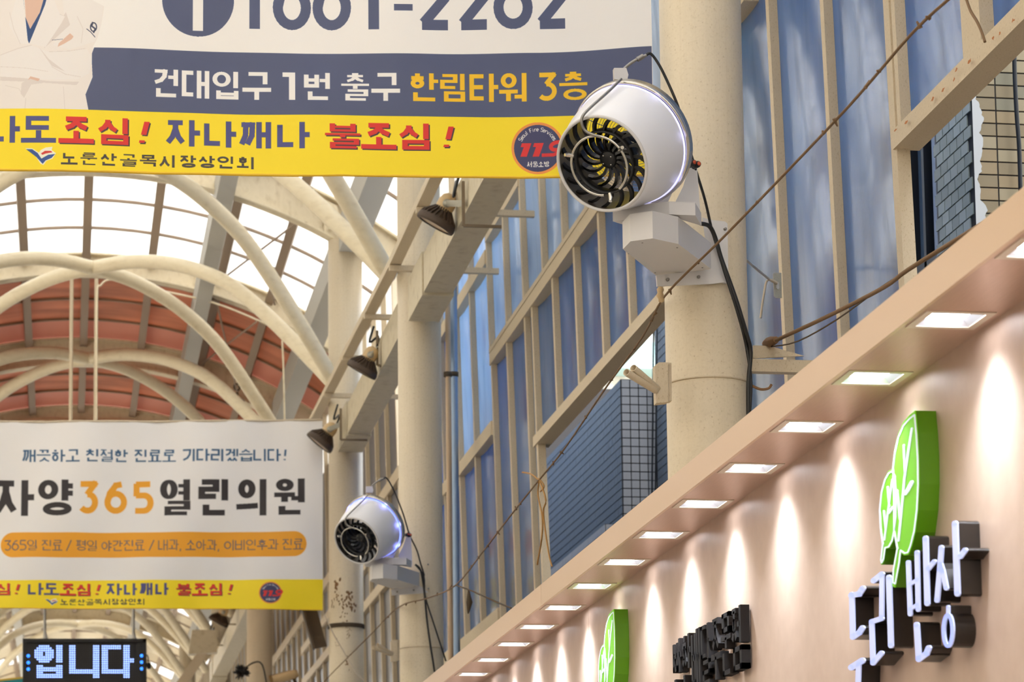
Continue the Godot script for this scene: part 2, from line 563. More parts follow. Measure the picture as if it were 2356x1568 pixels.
func make_materials():
	var W := Color.WHITE
	var worn := [[0.0, Color(.86, .83, .78)], [0.2, Color(.95, .94, .92)], [0.5, Color(1, 1, 1)], [1.0, Color(.97, .965, .95)]]
	var worn_tex := noise_tex(0.02, worn, 512, FastNoiseLite.TYPE_SIMPLEX_SMOOTH, 5, 3)
	var grit := [[0.0, Color(.5, .42, .34)], [0.07, Color(.74, .68, .6)], [0.12, Color(.95, .94, .92)], [0.5, W], [1.0, Color(.97, .965, .96)]]
	var grit_tex := noise_tex(0.07, grit, 512, FastNoiseLite.TYPE_SIMPLEX, 5, 8)
	M.cream = textured(mat(Color8(238, 223, 192), .5), worn_tex, Vector3(.8, .5, .8))
	M.column = textured(mat(Color8(218, 201, 171), .5), grit_tex, Vector3(1.1, .9, 1.1))
	M.frame = textured(mat(Color8(208, 190, 160), .55), grit_tex, Vector3(1.6, 1.1, 1.6))
	M.beam = textured(mat(Color8(208, 194, 164), .55), worn_tex, Vector3(.6, .6, .6))
	M.tube = textured(mat(Color8(236, 221, 188), .42), worn_tex, Vector3(.5, .9, .5))
	M.purlin = mat(Color8(160, 138, 116), .6)
	M.girder = mat(Color8(186, 182, 172), .55)
	M.panel_white = mat(Color8(247, 243, 235), .45, 0.0, {"backlight_enabled": true, "backlight": Color(1, .99, .97)})
	M.panel_cream = mat(Color8(244, 237, 222), .45, 0.0, {"backlight_enabled": true, "backlight": Color(1, .98, .94)})
	M.panel_rust = textured(mat(Color8(196, 140, 108), .5, 0.0, {"backlight_enabled": true, "backlight": Color(.88, .88, .88)}), noise_tex(.006, [[0, Color(.8, .76, .72)], [1, W]], 256), Vector3(.35, .35, .9))
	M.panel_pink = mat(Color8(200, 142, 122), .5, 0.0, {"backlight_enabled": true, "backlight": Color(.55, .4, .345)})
	var ribs := noise_tex(.9, [], 256, FastNoiseLite.TYPE_SIMPLEX_SMOOTH, 3, 5)
	var pane_tone := noise_tex(.012, [[0, Color(.82, .85, .9)], [.5, W], [1, Color(.95, .97, 1)]], 256, FastNoiseLite.TYPE_SIMPLEX_SMOOTH, 3, 21)
	for p in [["pane_blue", Color8(112, 156, 198), Color(.85, .88, .95), .12], ["pane_deep", Color8(88, 148, 206), Color(.8, .85, .95), .14], ["pane_skylit", Color8(190, 212, 230), Color(.95, .97, 1), .2]]:  # palest copy has the sky behind it painted into its colour
		var m := textured(mat(p[1], p[3], 0.0, {"backlight_enabled": true, "backlight": p[2]}), pane_tone, Vector3(1.2, .25, 1.2))
		m.heightmap_enabled = true
		m.heightmap_texture = ribs
		m.heightmap_scale = .14
		m.metallic_specular = .85
		m.clearcoat_enabled = true
		m.clearcoat = 1.0
		m.clearcoat_roughness = .1
		M[p[0]] = m
	var peach := mat(Color8(226, 194, 164), .38, .2)
	M.peach = peach
	var brush := noise_tex(.05, [[0, Color(.96, .95, .94)], [1, W]], 256, FastNoiseLite.TYPE_SIMPLEX_SMOOTH, 3, 12)
	M.sign_wall = textured(mat(Color8(216, 186, 165), .45, .15), brush, Vector3(.7, .7, .7))
	M.soffit = textured(mat(Color8(212, 174, 152), .34, .25), brush, Vector3(9, .5, .6))
	M.lamp_trim = mat(Color8(226, 208, 186), .45)
	M.reflector = mat(Color8(220, 220, 226), .3, .3)
	M.lamp_glow = glow(Color8(250, 252, 255), 3.0)
	M.white_plastic = mat(Color8(236, 234, 236), .32)
	M.white_metal = mat(Color8(216, 211, 207), .42)
	M.chrome = mat(Color8(205, 200, 190), .22, .9)
	M.steel = mat(Color8(150, 146, 140), .4, .8)
	M.black = mat(Color8(20, 19, 19), .45)
	M.black_gloss = mat(Color8(24, 22, 22), .22)
	M.smoke = mat(Color8(60, 52, 44), .3)
	M.led_violet = glow(Color8(196, 196, 255), 1.5)
	M.orange_knob = mat(Color8(210, 84, 40), .5)
	M.fin = textured(mat(Color8(78, 62, 48), .7), grit_tex, Vector3(3, 3, 3))
	M.lens = mat(Color8(206, 176, 148), .15)
	M.clamp = mat(Color8(126, 108, 84), .7)
	M.hood = textured(mat(Color8(206, 176, 130), .6), grit_tex, Vector3(2, 2, 2))
	M.galv = textured(mat(Color8(178, 174, 158), .45, .5), grit_tex, Vector3(2, 2, 2))
	M.vine = mat(Color8(120, 92, 62), .8)
	M.twig = mat(Color8(176, 128, 66), .8)
	M.rope = mat(Color8(200, 184, 160), .8)
	M.rust = mat(Color8(132, 98, 66), .9)
	M.rust_orange = mat(Color8(176, 112, 66), .9)
	M.grime = mat(Color8(84, 70, 54), .95)
	M.yellow_wire = mat(Color8(214, 182, 60), .6)
	M.green_face = glow(Color8(124, 206, 0), .5)
	M.green_face.albedo_color = Color8(84, 150, 0)
	M.green_side = mat(Color8(98, 158, 8), .4)
	M.white_line = glow(Color8(226, 236, 244), .25)
	M.letter_face = glow(Color8(196, 202, 240), .4)
	M.letter_side = mat(Color8(44, 37, 32), .32)
	M.letter_dark = mat(Color8(48, 44, 43), .75, 0.0, {"metallic_specular": .25})
	M.tile_grey = mat(Color8(176, 172, 168), .3)
	M.tile_shaded = mat(Color8(118, 124, 130), .6, 0.0, {"metallic_specular": .25})  # darker copy of the grey tile: lane shade put into the colour
	M.joint = mat(Color8(54, 50, 48), .9)
	M.brick_green = [mat(Color8(158, 162, 146), .2), mat(Color8(172, 176, 162), .2), mat(Color8(144, 149, 134), .2)]
	M.brick_tan = [mat(Color8(160, 138, 102), .6), mat(Color8(146, 128, 96), .6), mat(Color8(140, 131, 106), .6), mat(Color8(166, 149, 116), .6)]
	M.plaster = mat(Color8(206, 204, 198), .9)
	M.dark_frame = mat(Color8(22, 22, 26), .4)
	M.glass_glint = mat(Color8(214, 222, 236), .3)
	M.glass = mat(Color8(120, 140, 160), .05, 0.0, {"metallic_specular": .9})
	M.street = textured(mat(Color8(186, 180, 171), .8), worn_tex, Vector3(.3, .3, .3))
	M.house = textured(mat(Color8(226, 219, 206), .8), worn_tex, Vector3(.2, .2, .2))
	M.led_body = mat(Color8(24, 22, 24), .5)
	M.led_blue = glow(Color8(150, 180, 255), 3.2)
	M.led_cyan = glow(Color8(50, 130, 255), 2.4)
	M.led_off = mat(Color8(40, 36, 40), .5)
	M.roof_far = mat(Color8(238, 222, 190), .6)
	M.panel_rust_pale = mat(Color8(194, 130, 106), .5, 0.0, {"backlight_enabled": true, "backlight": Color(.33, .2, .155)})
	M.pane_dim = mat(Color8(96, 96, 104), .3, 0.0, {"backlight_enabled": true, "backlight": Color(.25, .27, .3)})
	M.copper = mat(Color8(196, 168, 136), .4, .1)
	M.steel_pipe = mat(Color8(140, 160, 186), .3, .5)
	M.awning = mat(Color8(176, 206, 200), .6)
	M.led_blue_strip = glow(Color8(110, 130, 255), 3.4)
	M.channel = mat(Color8(92, 76, 58), .7)
	M.hem = mat(Color8(236, 188, 40), .6)
	M.teal = mat(Color8(40, 150, 160), .6)

# ---------------------------------------------------------------- slabs laid out from the survey
func slab_z(st, px: Array, z: float, t: float):
	var p := []
	for q in pts2(px): p.append(PZ(q.x, q.y, z))
	prism(st, p, Vector3(0, 0, -t))
func slab_y(st, px: Array, y: float, t: float):
	var p := []
	for q in pts2(px): p.append(PY(q.x, q.y, y))
	prism(st, p, Vector3(0, t, 0))
func slab_x(st, px: Array, x: float, t: float):
	var p := []
	for q in pts2(px): p.append(PX(q.x, q.y, x))
	prism(st, p, Vector3(t, 0, 0))

const ORD := ["first", "second", "third", "fourth", "fifth", "sixth", "seventh", "eighth", "ninth", "tenth", "eleventh", "twelfth", "thirteenth", "fourteenth", "fifteenth", "sixteenth", "seventeenth", "eighteenth"]

# ---------------------------------------------------------------- street, far ends
func build_ground():
	var st := new_st()
	box(st, Vector3(-9, -.2, -90), Vector3(12, 0, 42))
	tag(obj("floor", st, M.street), "", "", "", "structure")
	st = new_st()
	box(st, Vector3(-3.4, 0, -80), Vector3(-3.0, 4.6, 40))
	tag(obj("wall_left", st, M.house), "", "", "", "structure")
	st = new_st()
	box(st, Vector3(3.4, 0, -4.6), Vector3(3.8, 4.6, 40))
	tag(obj("wall_right", st, M.house), "", "", "", "structure")
	for side in [["window_5", -3.06, -64.0], ["window_6", 3.5, -5.0]]:
		var w := setting(side[0])
		var z := 39.0
		while z > side[2]:
			st = new_st()
			box(st, Vector3(side[1], 4.6, z - .03), Vector3(side[1] + .06, 9.3, z + .03))
			obj("mullion", st, M.frame, w)
			st = new_st()
			box(st, Vector3(side[1] + .02, 4.7, z - 1.22), Vector3(side[1] + .03, 9.3, z - .03))
			obj("pane", st, M.panel_cream, w)
			z -= 1.25
		for y in [4.6, 6.7]:
			st = new_st()
			box(st, Vector3(side[1] - .01, y, side[2]), Vector3(side[1] + .07, y + .1, 39))
			obj("transom", st, M.frame, w)
	st = new_st()
	box(st, Vector3(-3.2, 0, -80.3), Vector3(5, 10.4, -80))
	tag(obj("wall_back", st, M.roof_far), "", "", "", "structure")

# ---------------------------------------------------------------- roof
const RC := Vector2(0.25, 4.75)
func vault(x: float, z: float, r: float) -> Vector3:
	return Vector3(x, RC.y + sqrt(r * r - (x - RC.x) * (x - RC.x)), z)
func vault_in(x: float, r: float) -> Vector3:
	return -Vector3(x - RC.x, sqrt(r * r - (x - RC.x) * (x - RC.x)), 0).normalized()

var bay_z := [40.0, 28.0, 16.0, 10.0, 4.0, -2.0, -8.0, -13.5, -19.0, -23.7, -28.4, -33.2, -37.75, -42.3, -46.8, -51.2, -55.6, -60.0, -66.0, -72.0, -80.0]
var rib_x := [-3.05, -2.2, -1.35, -.55, .2, 1.0, 1.85, 2.47, 3.0, 3.55]

func build_roof():
	var c := setting("ceiling")
	for b in bay_z.size() - 1:
		var z0: float = bay_z[b]
		var z1: float = bay_z[b + 1]
		var rows := 4
		for i in rib_x.size() - 1:
			for r in rows:
				var za := lerpf(z0, z1, float(r) / rows)
				var zb := lerpf(z0, z1, float(r + 1) / rows)
				var st := new_st()
				var path := []
				var dn := []
				for k in 4:
					var x := lerpf(rib_x[i] + .01, rib_x[i + 1] - .01, k / 3.0)
					path.append(vault(x, (za + zb) / 2, 5.63))
					dn.append(vault_in(x, 5.63))
				sweep(st, path, za - zb - .024, .01, dn)
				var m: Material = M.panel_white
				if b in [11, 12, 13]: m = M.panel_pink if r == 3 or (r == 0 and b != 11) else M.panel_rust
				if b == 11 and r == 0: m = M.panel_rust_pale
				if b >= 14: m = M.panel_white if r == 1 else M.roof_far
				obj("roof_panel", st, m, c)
		for i in rib_x.size():
			var st := new_st()
			var path := [vault(rib_x[i], z0 - .02, 5.615), vault(rib_x[i], z1 + .02, 5.615)]
			sweep(st, path, .1, .13, [vault_in(rib_x[i], 5.6), vault_in(rib_x[i], 5.6)])
			obj("purlin", st, M.purlin, c)
		for r in range(1, rows):
			var zc := lerpf(z0, z1, float(r) / rows)
			var st := new_st()
			var path := []
			var dn := []
			for k in 25:
				var x := lerpf(rib_x[0], rib_x[-1], k / 24.0)
				path.append(vault(x, zc, 5.63))
				dn.append(vault_in(x, 5.6))
			sweep(st, path, .04, .04, dn)
			obj("glazing_bar", st, M.purlin, c)
	# two heavier longitudinal beams and the eaves girder
	for s in [[1.5, 1.68, 9.62, 9.9, M.girder], [-1.18, -1.0, 9.62, 9.9, M.girder], [2.80, 3.05, 9.15, 9.5, M.girder], [-2.55, -2.3, 9.15, 9.5, M.girder]]:
		var st := new_st()
		box(st, Vector3(s[0], s[2], -80), Vector3(s[1], s[3], -12))
		obj("roof_girder", st, s[4], c)

func roof_arch(z: float, h: float, label: String):
	var t := thing("roof_arch", label, "roof beam", Vector3(.25, 9.9, z), "curved roof beams across the arcade")
	var path := []
	var dn := []
	for k in 41:
		var x := lerpf(-3.05, 3.5, k / 40.0)
		path.append(vault(x, z, 5.6))
		dn.append(vault_in(x, 5.6))
	for part in [["web", .03, h, 0.0], ["upper_flange", .2, .024, 0.0], ["lower_flange", .2, .024, h - .024]]:
		var st := new_st()
		var p2 := []
		for k in path.size(): p2.append(path[k] + dn[k] * part[3])
		sweep(st, p2, part[1], part[2], dn)
		obj(part[0], st, M.cream, t)
	return t

func tube_pair(z0: float, z1: float, which: String):
	var prof := [[0.0, 9.56], [.17, 9.54], [.33, 9.43], [.46, 9.27], [.59, 9.03], [.73, 8.63], [.88, 8.14], [1.0, 7.72]]
	for dirn in [1, -1]:
		var pts := []
		for k in range(prof.size() - 1, 0, -1):
			var s: float = prof[k][0]
			pts.append(Vector3(.26 - 2.54 * s, prof[k][1], (z0 + z1) / 2 + dirn * (z0 - z1) / 2 * s * -1.0))
		for k in prof.size():
			var s: float = prof[k][0]
			pts.append(Vector3(.26 + 2.54 * s, prof[k][1], (z0 + z1) / 2 + dirn * (z0 - z1) / 2 * s))
		var st := new_st()
		tube(st, smooth(pts, 4), .08, 14)
		var way := "limb landing nearer at right" if dirn == 1 else "limb landing farther at right"
		tag(obj("roof_tube", st, M.tube), "cream roof tube of the %s crossing pair, %s" % [which, way], "roof tube", "crossing arched tubes under the roof")

func build_roof_frame():
	var a1 = roof_arch(-28.4, .4, "deep cream curved roof beam with bolted splice just below the near banner")
	var st := new_st()
	slab_z(st, [745, 460, 775, 475, 790, 566, 768, 550, 745, 540], 28.36, -.03)
	var plate := obj("splice_plate", st, M.cream, a1)
	for y in [483, 498, 514, 527]:
		st = new_st()
		lathe(st, [Vector2(.017, 0), Vector2(.017, .018), Vector2(.0, .024)], Transform3D(Basis(), PZ(758.5, y, 28.32)), 8)
		obj("bolt", st, M.cream, plate)
	roof_arch(-33.2, .27, "shallower cream curved roof beam where the white roof meets the orange roof")
	roof_arch(-37.75, .38, "shaded brown-looking curved roof beam between the two orange roof bays")
	roof_arch(-42.3, .27, "curved roof beam just above the top edge of the far banner")
	roof_arch(-55.6, .3, "distant cream curved roof beam seen below the far banner")
	roof_arch(-66.0, .3, "most distant cream curved roof beam above the display board")
	var names := ["nearest", "second nearest", "white-roof", "first orange-roof", "second orange-roof", "hidden third orange-roof", "first far cream-roof", "second far cream-roof", "third far cream-roof", "farthest"]
	for i in range(8, 18):
		tube_pair(bay_z[i], bay_z[i + 1], names[i - 8])
	# junction box on the eaves girder
	st = new_st()
	box(st, PZ(790, 562, 28.2) + Vector3(0, 0, -.1), PZ(828, 528, 28.2) + Vector3(0, 0, .1))
	tag(obj("junction_box", st, M.girder), "small grey junction box on the roof beam beside the column head", "box")
	# tie rods
	var rods := [[683, 512, 28.5, 487, 660, 32.55, "thin diagonal tie rod under the white roof, rising to the right"], [590, 560, 28.6, 632, 700, 32.4, "thin diagonal tie rod under the white roof, falling to the right"],
		[500, 700, 32.9, 545, 900, 36.8, "thin tie rod in the orange roof bay, falling to the right"], [590, 740, 33.0, 440, 855, 37.2, "thin tie rod in the orange roof bay, rising to the right"]]
	for r in rods:
		st = new_st()
		tube(st, [PZ(r[0], r[1], r[2]), PZ(r[3], r[4], r[5])], .012, 6)
		tag(obj("tie_rod", st, M.purlin), r[6], "rod", "diagonal tie rods under the roof")
	var hk := 0
	for r in [[712, 440, 28.1, "small hanging shackle and spike on the nearest curved beam"], [481, 658, 32.4, "small rusty shackle on the second curved beam"], [545, 890, 36.9, "small dark shackle hanging in the orange roof bay"]]:
		var t := thing("shackle", r[3], "shackle", PZ(r[0], r[1], r[2]))
		var s := .9
		st = new_st()
		ring(st, .05 * s, .014, 0, Transform3D(Basis(Vector3.UP, .5), PZ(r[0], r[1], r[2])), 14, 6)
		obj("ring", st, M.grime, t)
		st = new_st()
		tube(st, [PZ(r[0], r[1] + 8, r[2]), PZ(r[0] + 2, r[1] + 20, r[2])], .014, 6)
		obj("link", st, M.grime, t)
		st = new_st()
		tube(st, [PZ(r[0] - 6, r[1] + 20, r[2]), PZ(r[0] + 5, r[1] + 27, r[2]), PZ(r[0] + 19, r[1] + 32, r[2])], [.035, .03, .004], 6)
		obj("spike", st, M.grime, t)
		hk += 1
	# loose cable under the second curved beam
	st = new_st()
	tube(st, smooth([PZ(222, 965, 32.5), PZ(223, 690, 32.5), PZ(232, 656, 32.5), PZ(258, 643, 32.5), PZ(330, 660, 32.5), PZ(470, 690, 32.5), PZ(560, 722, 32.5), PZ(640, 762, 32.5), PZ(650, 800, 32.5), PZ(655, 965, 32.5)], 5), .012, 6)
	tag(obj("cable", st, M.cream), "pale cable looping along the second curved roof beam", "cable")
	for u in [[165, "left"], [222, "right"]]:
		st = new_st()
		tube(st, [PZ(u[0], 641, 32.7), PZ(u[0] - 3, 1010, 32.7)], .022, 8)
		tag(obj("hanger_rod", st, M.frame), "rust-speckled vertical hanger rod above the far banner, the %s of two" % u[1], "rod", "hanger rods above the far banner")

# ---------------------------------------------------------------- columns, beams, gutter tray
var cols := [[2.73, -11.42, .18], [2.88, -22.3, .18], [2.88, -28.4, .18], [2.70, -38.75, .18], [2.87, -51.6, .18], [2.66, -61.1, .18]]

func build_columns():
	var labs := ["nearest round cream column, carrying the large fan", "second round cream column, carrying the small far fan", "rust-spotted round cream column at the edge of the far banner", "round cream column below the far banner, beside the security camera", "round cream column under the floodlights at the lower left", "most distant round cream column at the lower left"]
	for i in cols.size():
		var c: Array = cols[i]
		var t := thing("column", labs[i], "column", Vector3(c[0], 0, c[1]), "columns along the right side")
		var xf := Transform3D(Basis(Vector3.RIGHT, -PI / 2), Vector3(c[0], 0, c[1]))
		var st := new_st()
		var top: float = [9.3, 9.3, 9.3, 8.9, 8.9, 8.9][i]
		lathe(st, [Vector2(c[2], 0), Vector2(c[2], top), Vector2(0, top)], xf, 48)
		obj("shaft", st, M.column, t)
		st = new_st()
		lathe(st, [Vector2(c[2], 0), Vector2(c[2] + .14, 0), Vector2(c[2] + .14, .02), Vector2(c[2], .02)], xf, 32)
		obj("base_plate", st, M.column, t)
		if i == 2:
			rng.seed = 77
			for s in [[770, 1350, 9], [775, 1375, 6], [788, 1395, 7], [800, 1372, 8], [806, 1400, 9], [782, 1415, 4], [794, 1433, 4], [796, 1465, 3.5], [797, 1453, 3], [772, 1482, 3], [796, 1530, 5], [764, 1390, 5]]:
				var q := PZ(s[0], s[1], 28.4)
				st = new_st()
				for n in 9:                                # a patch is a scatter of small flakes
					var ang := asin(clampf((q.x - c[0]) / .18, -.95, .95)) + rng.randfn(0, .09)
					var yy := q.y + rng.randfn(0, .035)
					var ctr := Vector3(c[0] + .1822 * sin(ang), yy, c[1] + .1822 * cos(ang))
					var rim := []
					for k in 8:
						var rr: float = s[2] * .0016 * rng.randf_range(.4, 1.2)
						var an := ang + rr * cos(TAU * k / 8) / .18
						rim.append(Vector3(c[0] + .1812 * sin(an), yy + rr * 1.6 * sin(TAU * k / 8), c[1] + .1812 * cos(an)))
					for k in 8: tri(st, ctr, rim[k], rim[(k + 1) % 8])
				tag(obj("rust_patch", st, M.rust, t), "", "", "", "stuff")
			st = new_st()
			for k in 3: ring(st, .186, .009, 5.18 + k * .014, xf, 40, 6)
			obj("rope_band", st, M.grime, t)

func build_beams():
	var labs := ["long cream box beam between the two fan columns", "cream box beam running on behind the second column", "far cream box beam under the floodlights at the lower left"]
	var seg := [[-11.6, -22.06, 2.77, 3.0, 6.95, 7.26], [-22.5, -28.2, 2.79, 3.02, 7.02, 7.33], [-38.9, -51.3, 2.66, 2.92, 7.05, 7.36]]
	for i in seg.size():
		var s: Array = seg[i]
		var t := thing("box_beam", labs[i], "beam", Vector3(s[2], s[4], s[0]), "box beams between the columns")
		var st := new_st()
		box(st, Vector3(s[2], s[4], s[1] + .9), Vector3(s[3], s[5], s[0]))
		obj("beam_body", st, M.beam, t)
		st = new_st()
		box(st, Vector3(s[2] - .012, s[4] - .02, s[1]), Vector3(s[3] + .012, s[5] + .02, s[1] + .89))
		obj("end_sleeve", st, M.beam, t)
		if i == 2:
			st = new_st()
			slab_z(st, [442, 1448, 500, 1448, 500, 1500, 434, 1504], 41.0, .2)
			obj("end_plate", st, M.beam, t)
	# gutter tray
	var g0 := PX(1092, 200, 2.62)
	var t := thing("gutter_tray", "narrow cream cable tray running beside the box beam", "tray", Vector3(2.6, 7.3, -16))
	var pts := [Vector3(2.6, 7.36, -15.5), Vector3(2.6, 7.38, -22.0), Vector3(2.6, 7.49, -26.5), Vector3(2.6, 7.56, -29.3), Vector3(2.6, 7.6, -36)]
	for i in pts.size() - 1:
		var st := new_st()
		var a: Vector3 = pts[i] + Vector3(.042, 0, 0)
		var b: Vector3 = pts[i + 1] + Vector3(.042, 0, 0)
		bar(st, a, b, .095, .008)
		bar(st, a + Vector3(-.045, .028, 0), b + Vector3(-.045, .028, 0), .006, .06)
		bar(st, a + Vector3(.045, .028, 0), b + Vector3(.045, .028, 0), .006, .06)
		obj("tray_length", st, M.frame, t)
	# cross arms from the tray over the beam to the glazing
	var arms := [[960, 484, 2.6, 3.5, "highest"], [898, 617, 2.6, 3.5, "second highest"], [840, 728, 2.6, 3.0, "third highest"], [790, 823, 2.6, 2.95, "fourth highest"], [748, 909, 2.6, 3.5, "lowest"]]
	for a in arms:
		var p := PX(a[0], a[1], a[2])
		var st := new_st()
		bar(st, Vector3(a[2] - .01, p.y, p.z), Vector3(a[3], p.y, p.z), .05, .045)
		tag(obj("cross_arm", st, M.frame), "short cream cross arm under the cable tray, %s in the photo" % a[4], "arm", "cross arms under the cable tray")
	var st := new_st()
	slab_z(st, [402, 1575, 452, 1503, 478, 1503, 430, 1575], 40.6, .12)
	tag(obj("far_tray", st, M.frame), "distant cream tray sloping down at the lower left", "tray")

# ---------------------------------------------------------------- glazed side
func gx(y: float) -> float:
	return 3.5 + (6.7 - y) * .026

func mullion(w, z: float, y0: float, y1: float, wide := .055):
	var st := new_st()
	bar(st, Vector3(gx(y0) + .03, y0, z + wide / 2), Vector3(gx(y1) + .03, y1, z + wide / 2), .06, wide, Vector3.BACK)
	obj("mullion", st, M.frame, w)

func transom(w, y: float, z0: float, z1: float, h := .08, d := .075):
	var st := new_st()
	var x := gx(y)
	box(st, Vector3(x - .012, y, z1), Vector3(x - .012 + d, y + h, z0))
	obj("transom", st, M.frame, w)

func pane(w, z0: float, z1: float, y0: float, y1: float, m: Material, bow := .026):   # z0 nearer; the thin sheets bulge a little between their bars
	var st := new_st()
	var n := 8
	var rows := []
	for k in n + 1:
		var f := float(k) / n
		var o := .045 + bow * sin(PI * f) * rng.randf_range(.92, 1.08)
		var z := lerpf(z0, z1, f)
		rows.append([Vector3(gx(y0) + o, y0, z), Vector3(gx(y1) + o, y1, z)])
	var t := Vector3(.008, 0, 0)
	st.set_smooth_group(0)
	for k in n:
		quad(st, rows[k][0], rows[k][1], rows[k + 1][1], rows[k + 1][0])
	st.set_smooth_group(1)
	for k in n:
		quad(st, rows[k + 1][0] + t, rows[k + 1][1] + t, rows[k][1] + t, rows[k][0] + t)
	st.set_smooth_group(-1)
	quad(st, rows[0][0] + t, rows[0][1] + t, rows[0][1], rows[0][0])
	quad(st, rows[n][0], rows[n][1], rows[n][1] + t, rows[n][0] + t)
	obj("pane", st, m, w)

func build_glazing():
	# nearest bay, above the opening on the right
	var w := setting("window_1")
	var za := [-11.2, -10.28, -9.3, -8.3, -7.3, -6.3]
	for i in za.size() - 1:
		pane(w, za[i + 1], za[i] + .05, 5.22, 9.2, M.pane_deep)
		if i > 0: mullion(w, za[i], 5.2, 9.2, .22 if i == 1 else .06)
	transom(w, 5.13, -6.0, -11.22, .085, .12)
	rng.seed = 12
	for q in [[2195, 182], [2170, 205], [2145, 228], [2285, 88], [2300, 78], [2330, 48], [2085, 282], [2200, 160], [2060, 300], [2230, 140]]:
		var st := new_st()
		var ctr := PX(q[0], q[1], 3.515)
		var rim := []
		for k in 9: rim.append(ctr + Vector3(0, sin(TAU * k / 9) * rng.randf_range(.002, .012), cos(TAU * k / 9) * rng.randf_range(.004, .03)))
		for k in 9: tri(st, ctr, rim[k], rim[(k + 1) % 9])
		obj("rust_stain", st, M.rust_orange, w)
	mullion(w, -11.28, 3.3, 9.2, .08)
	mullion(w, -11.17, 5.2, 9.2, .05)
	# bay between the first and second columns
	w = setting("window_2")
	var low := [-11.28, -12.25, -13.22, -14.2, -15.05, -15.95, -16.87, -17.75, -18.65, -19.52, -20.42, -20.76, -21.64, -22.45]
	for i in low.size() - 1:
		var open: bool = low[i + 1] > -20.5 and low[i] < -14.1
		var y0 := 5.66 if open else 3.3
		mullion(w, low[i + 1], y0, 6.7, .06)
		var m: Material = M.pane_blue if i < 3 else (M.pane_deep if i < 9 else M.pane_blue)
		pane(w, low[i] - .005, low[i + 1] + .06, y0, 6.72, m)
	transom(w, 5.59, -14.2, -20.5, .08, .12)
	mullion(w, -20.42, 3.3, 5.66, .08)
	mullion(w, -14.2, 3.3, 5.66, .08)
	transom(w, 6.66, -13.6, -22.45, .10, .1)
	transom(w, 6.765, -13.6, -22.45, .04, .06)
	var up := [-13.6, -14.6, -15.5, -16.4, -17.3, -18.17, -19.05, -19.9, -20.78, -21.62, -22.5]
	for i in up.size() - 1:
		mullion(w, up[i + 1], 6.8, 9.2, .06)
		pane(w, up[i], up[i + 1] + .06, 6.8, 9.2, M.pane_skylit)
	transom(w, 7.72, -20.75, -22.45, .1)
	for i in 3:
		pane(w, low[i], low[i + 1] + .06, 6.7, 9.2, M.pane_blue)
		mullion(w, low[i + 1], 6.7, 9.2, .06)
	# beyond the second column
	w = setting("window_3")
	var far := [-22.5, -23.53, -24.5, -25.5, -26.5, -27.5, -28.5]
	for i in far.size() - 1:
		mullion(w, far[i + 1], 4.55, 9.2, .07)
		pane(w, far[i], far[i + 1] + .06, 4.55, 6.12, M.pane_blue)
		pane(w, far[i], far[i + 1] + .06, 6.15, 7.6, M.pane_skylit if i < 2 else M.pane_blue)
		pane(w, far[i], far[i + 1] + .06, 7.62, 8.55, M.pane_skylit)
		pane(w, far[i], far[i + 1] + .06, 8.55, 9.2, M.panel_white)
	transom(w, 6.08, -22.5, -28.6, .12)
	transom(w, 7.55, -22.5, -28.6, .12)
	transom(w, 4.5, -22.5, -28.6, .12)
	# beyond the third column
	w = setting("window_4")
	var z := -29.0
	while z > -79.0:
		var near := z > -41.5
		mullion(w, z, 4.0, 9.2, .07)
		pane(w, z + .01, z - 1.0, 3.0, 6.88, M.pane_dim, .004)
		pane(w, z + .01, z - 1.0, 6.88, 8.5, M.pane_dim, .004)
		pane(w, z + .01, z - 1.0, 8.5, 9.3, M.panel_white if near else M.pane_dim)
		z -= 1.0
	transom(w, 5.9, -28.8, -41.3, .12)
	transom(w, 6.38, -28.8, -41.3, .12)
	transom(w, 6.85, -28.8, -79.0, .14)
	# rain pipes beside the second column
	for p in [[1030, 700, 1440, 23.2, .024, M.copper, "tan"], [1044, 690, 1440, 23.4, .03, M.steel_pipe, "steel-blue"]]:
		var st := new_st()
		tube(st, [PZ(p[0], p[1], p[3]) + Vector3(0, .6, 0), PZ(p[0], p[1], p[3]) + Vector3(0, -3.4, 0)], p[4], 14)
		var t := thing("rain_pipe", "vertical %s pipe just right of the second column" % p[6], "pipe", PZ(p[0], p[1], p[3]) + Vector3(0, -3.4, 0))
		obj("pipe", st, p[5], t)
		st = new_st()
		var q := PZ(p[0], 861, p[3])
		lathe(st, [Vector2(p[4], -.02), Vector2(p[4] + .012, -.02), Vector2(p[4] + .012, .02), Vector2(p[4], .02)], Transform3D(Basis(Vector3.RIGHT, -PI / 2), q), 16)
		obj("pipe_clamp", st, M.grime, t)
	# arm and gusset from the first column to the glazing
	var t := thing("support_arm", "cream square arm and gusset from the nearest column to the glazing", "arm", Vector3(2.9, 4, -11.4))
	var st := new_st()
	var p0 := PZ(1725, 842, 11.45)
	bar(st, p0, Vector3(3.55, p0.y, p0.z), .05, .055)
	obj("arm", st, M.frame, t)
	st = new_st()
	slab_z(st, [1733, 794, 1770, 795, 1850, 818, 1733, 824], 11.46, .01)
	obj("gusset", st, M.frame, t)
	# small bracket plate with string on a mullion
	t = thing("bracket_plate", "small galvanised slotted plate screwed to a mullion behind the nearest column", "plate", PX(1790, 655, 3.5))
	st = new_st()
	slab_z(st, [1779, 630, 1783, 627, 1798, 627, 1799, 685, 1785, 685, 1781, 680], 12.95, .004)
	var pl := obj("plate", st, M.galv, t)
	st = new_st()
	slab_z(st, [1786, 652, 1789, 648, 1792, 650, 1793, 662, 1790, 666, 1786, 662], 12.945, -.002)
	obj("slot", st, M.plaster, pl)
	st = new_st()
	tube(st, smooth([PZ(1714, 596, 12.6), PZ(1745, 622, 12.8), PZ(1770, 642, 12.93), PZ(1789, 652, 12.94)], 3), .006, 6)
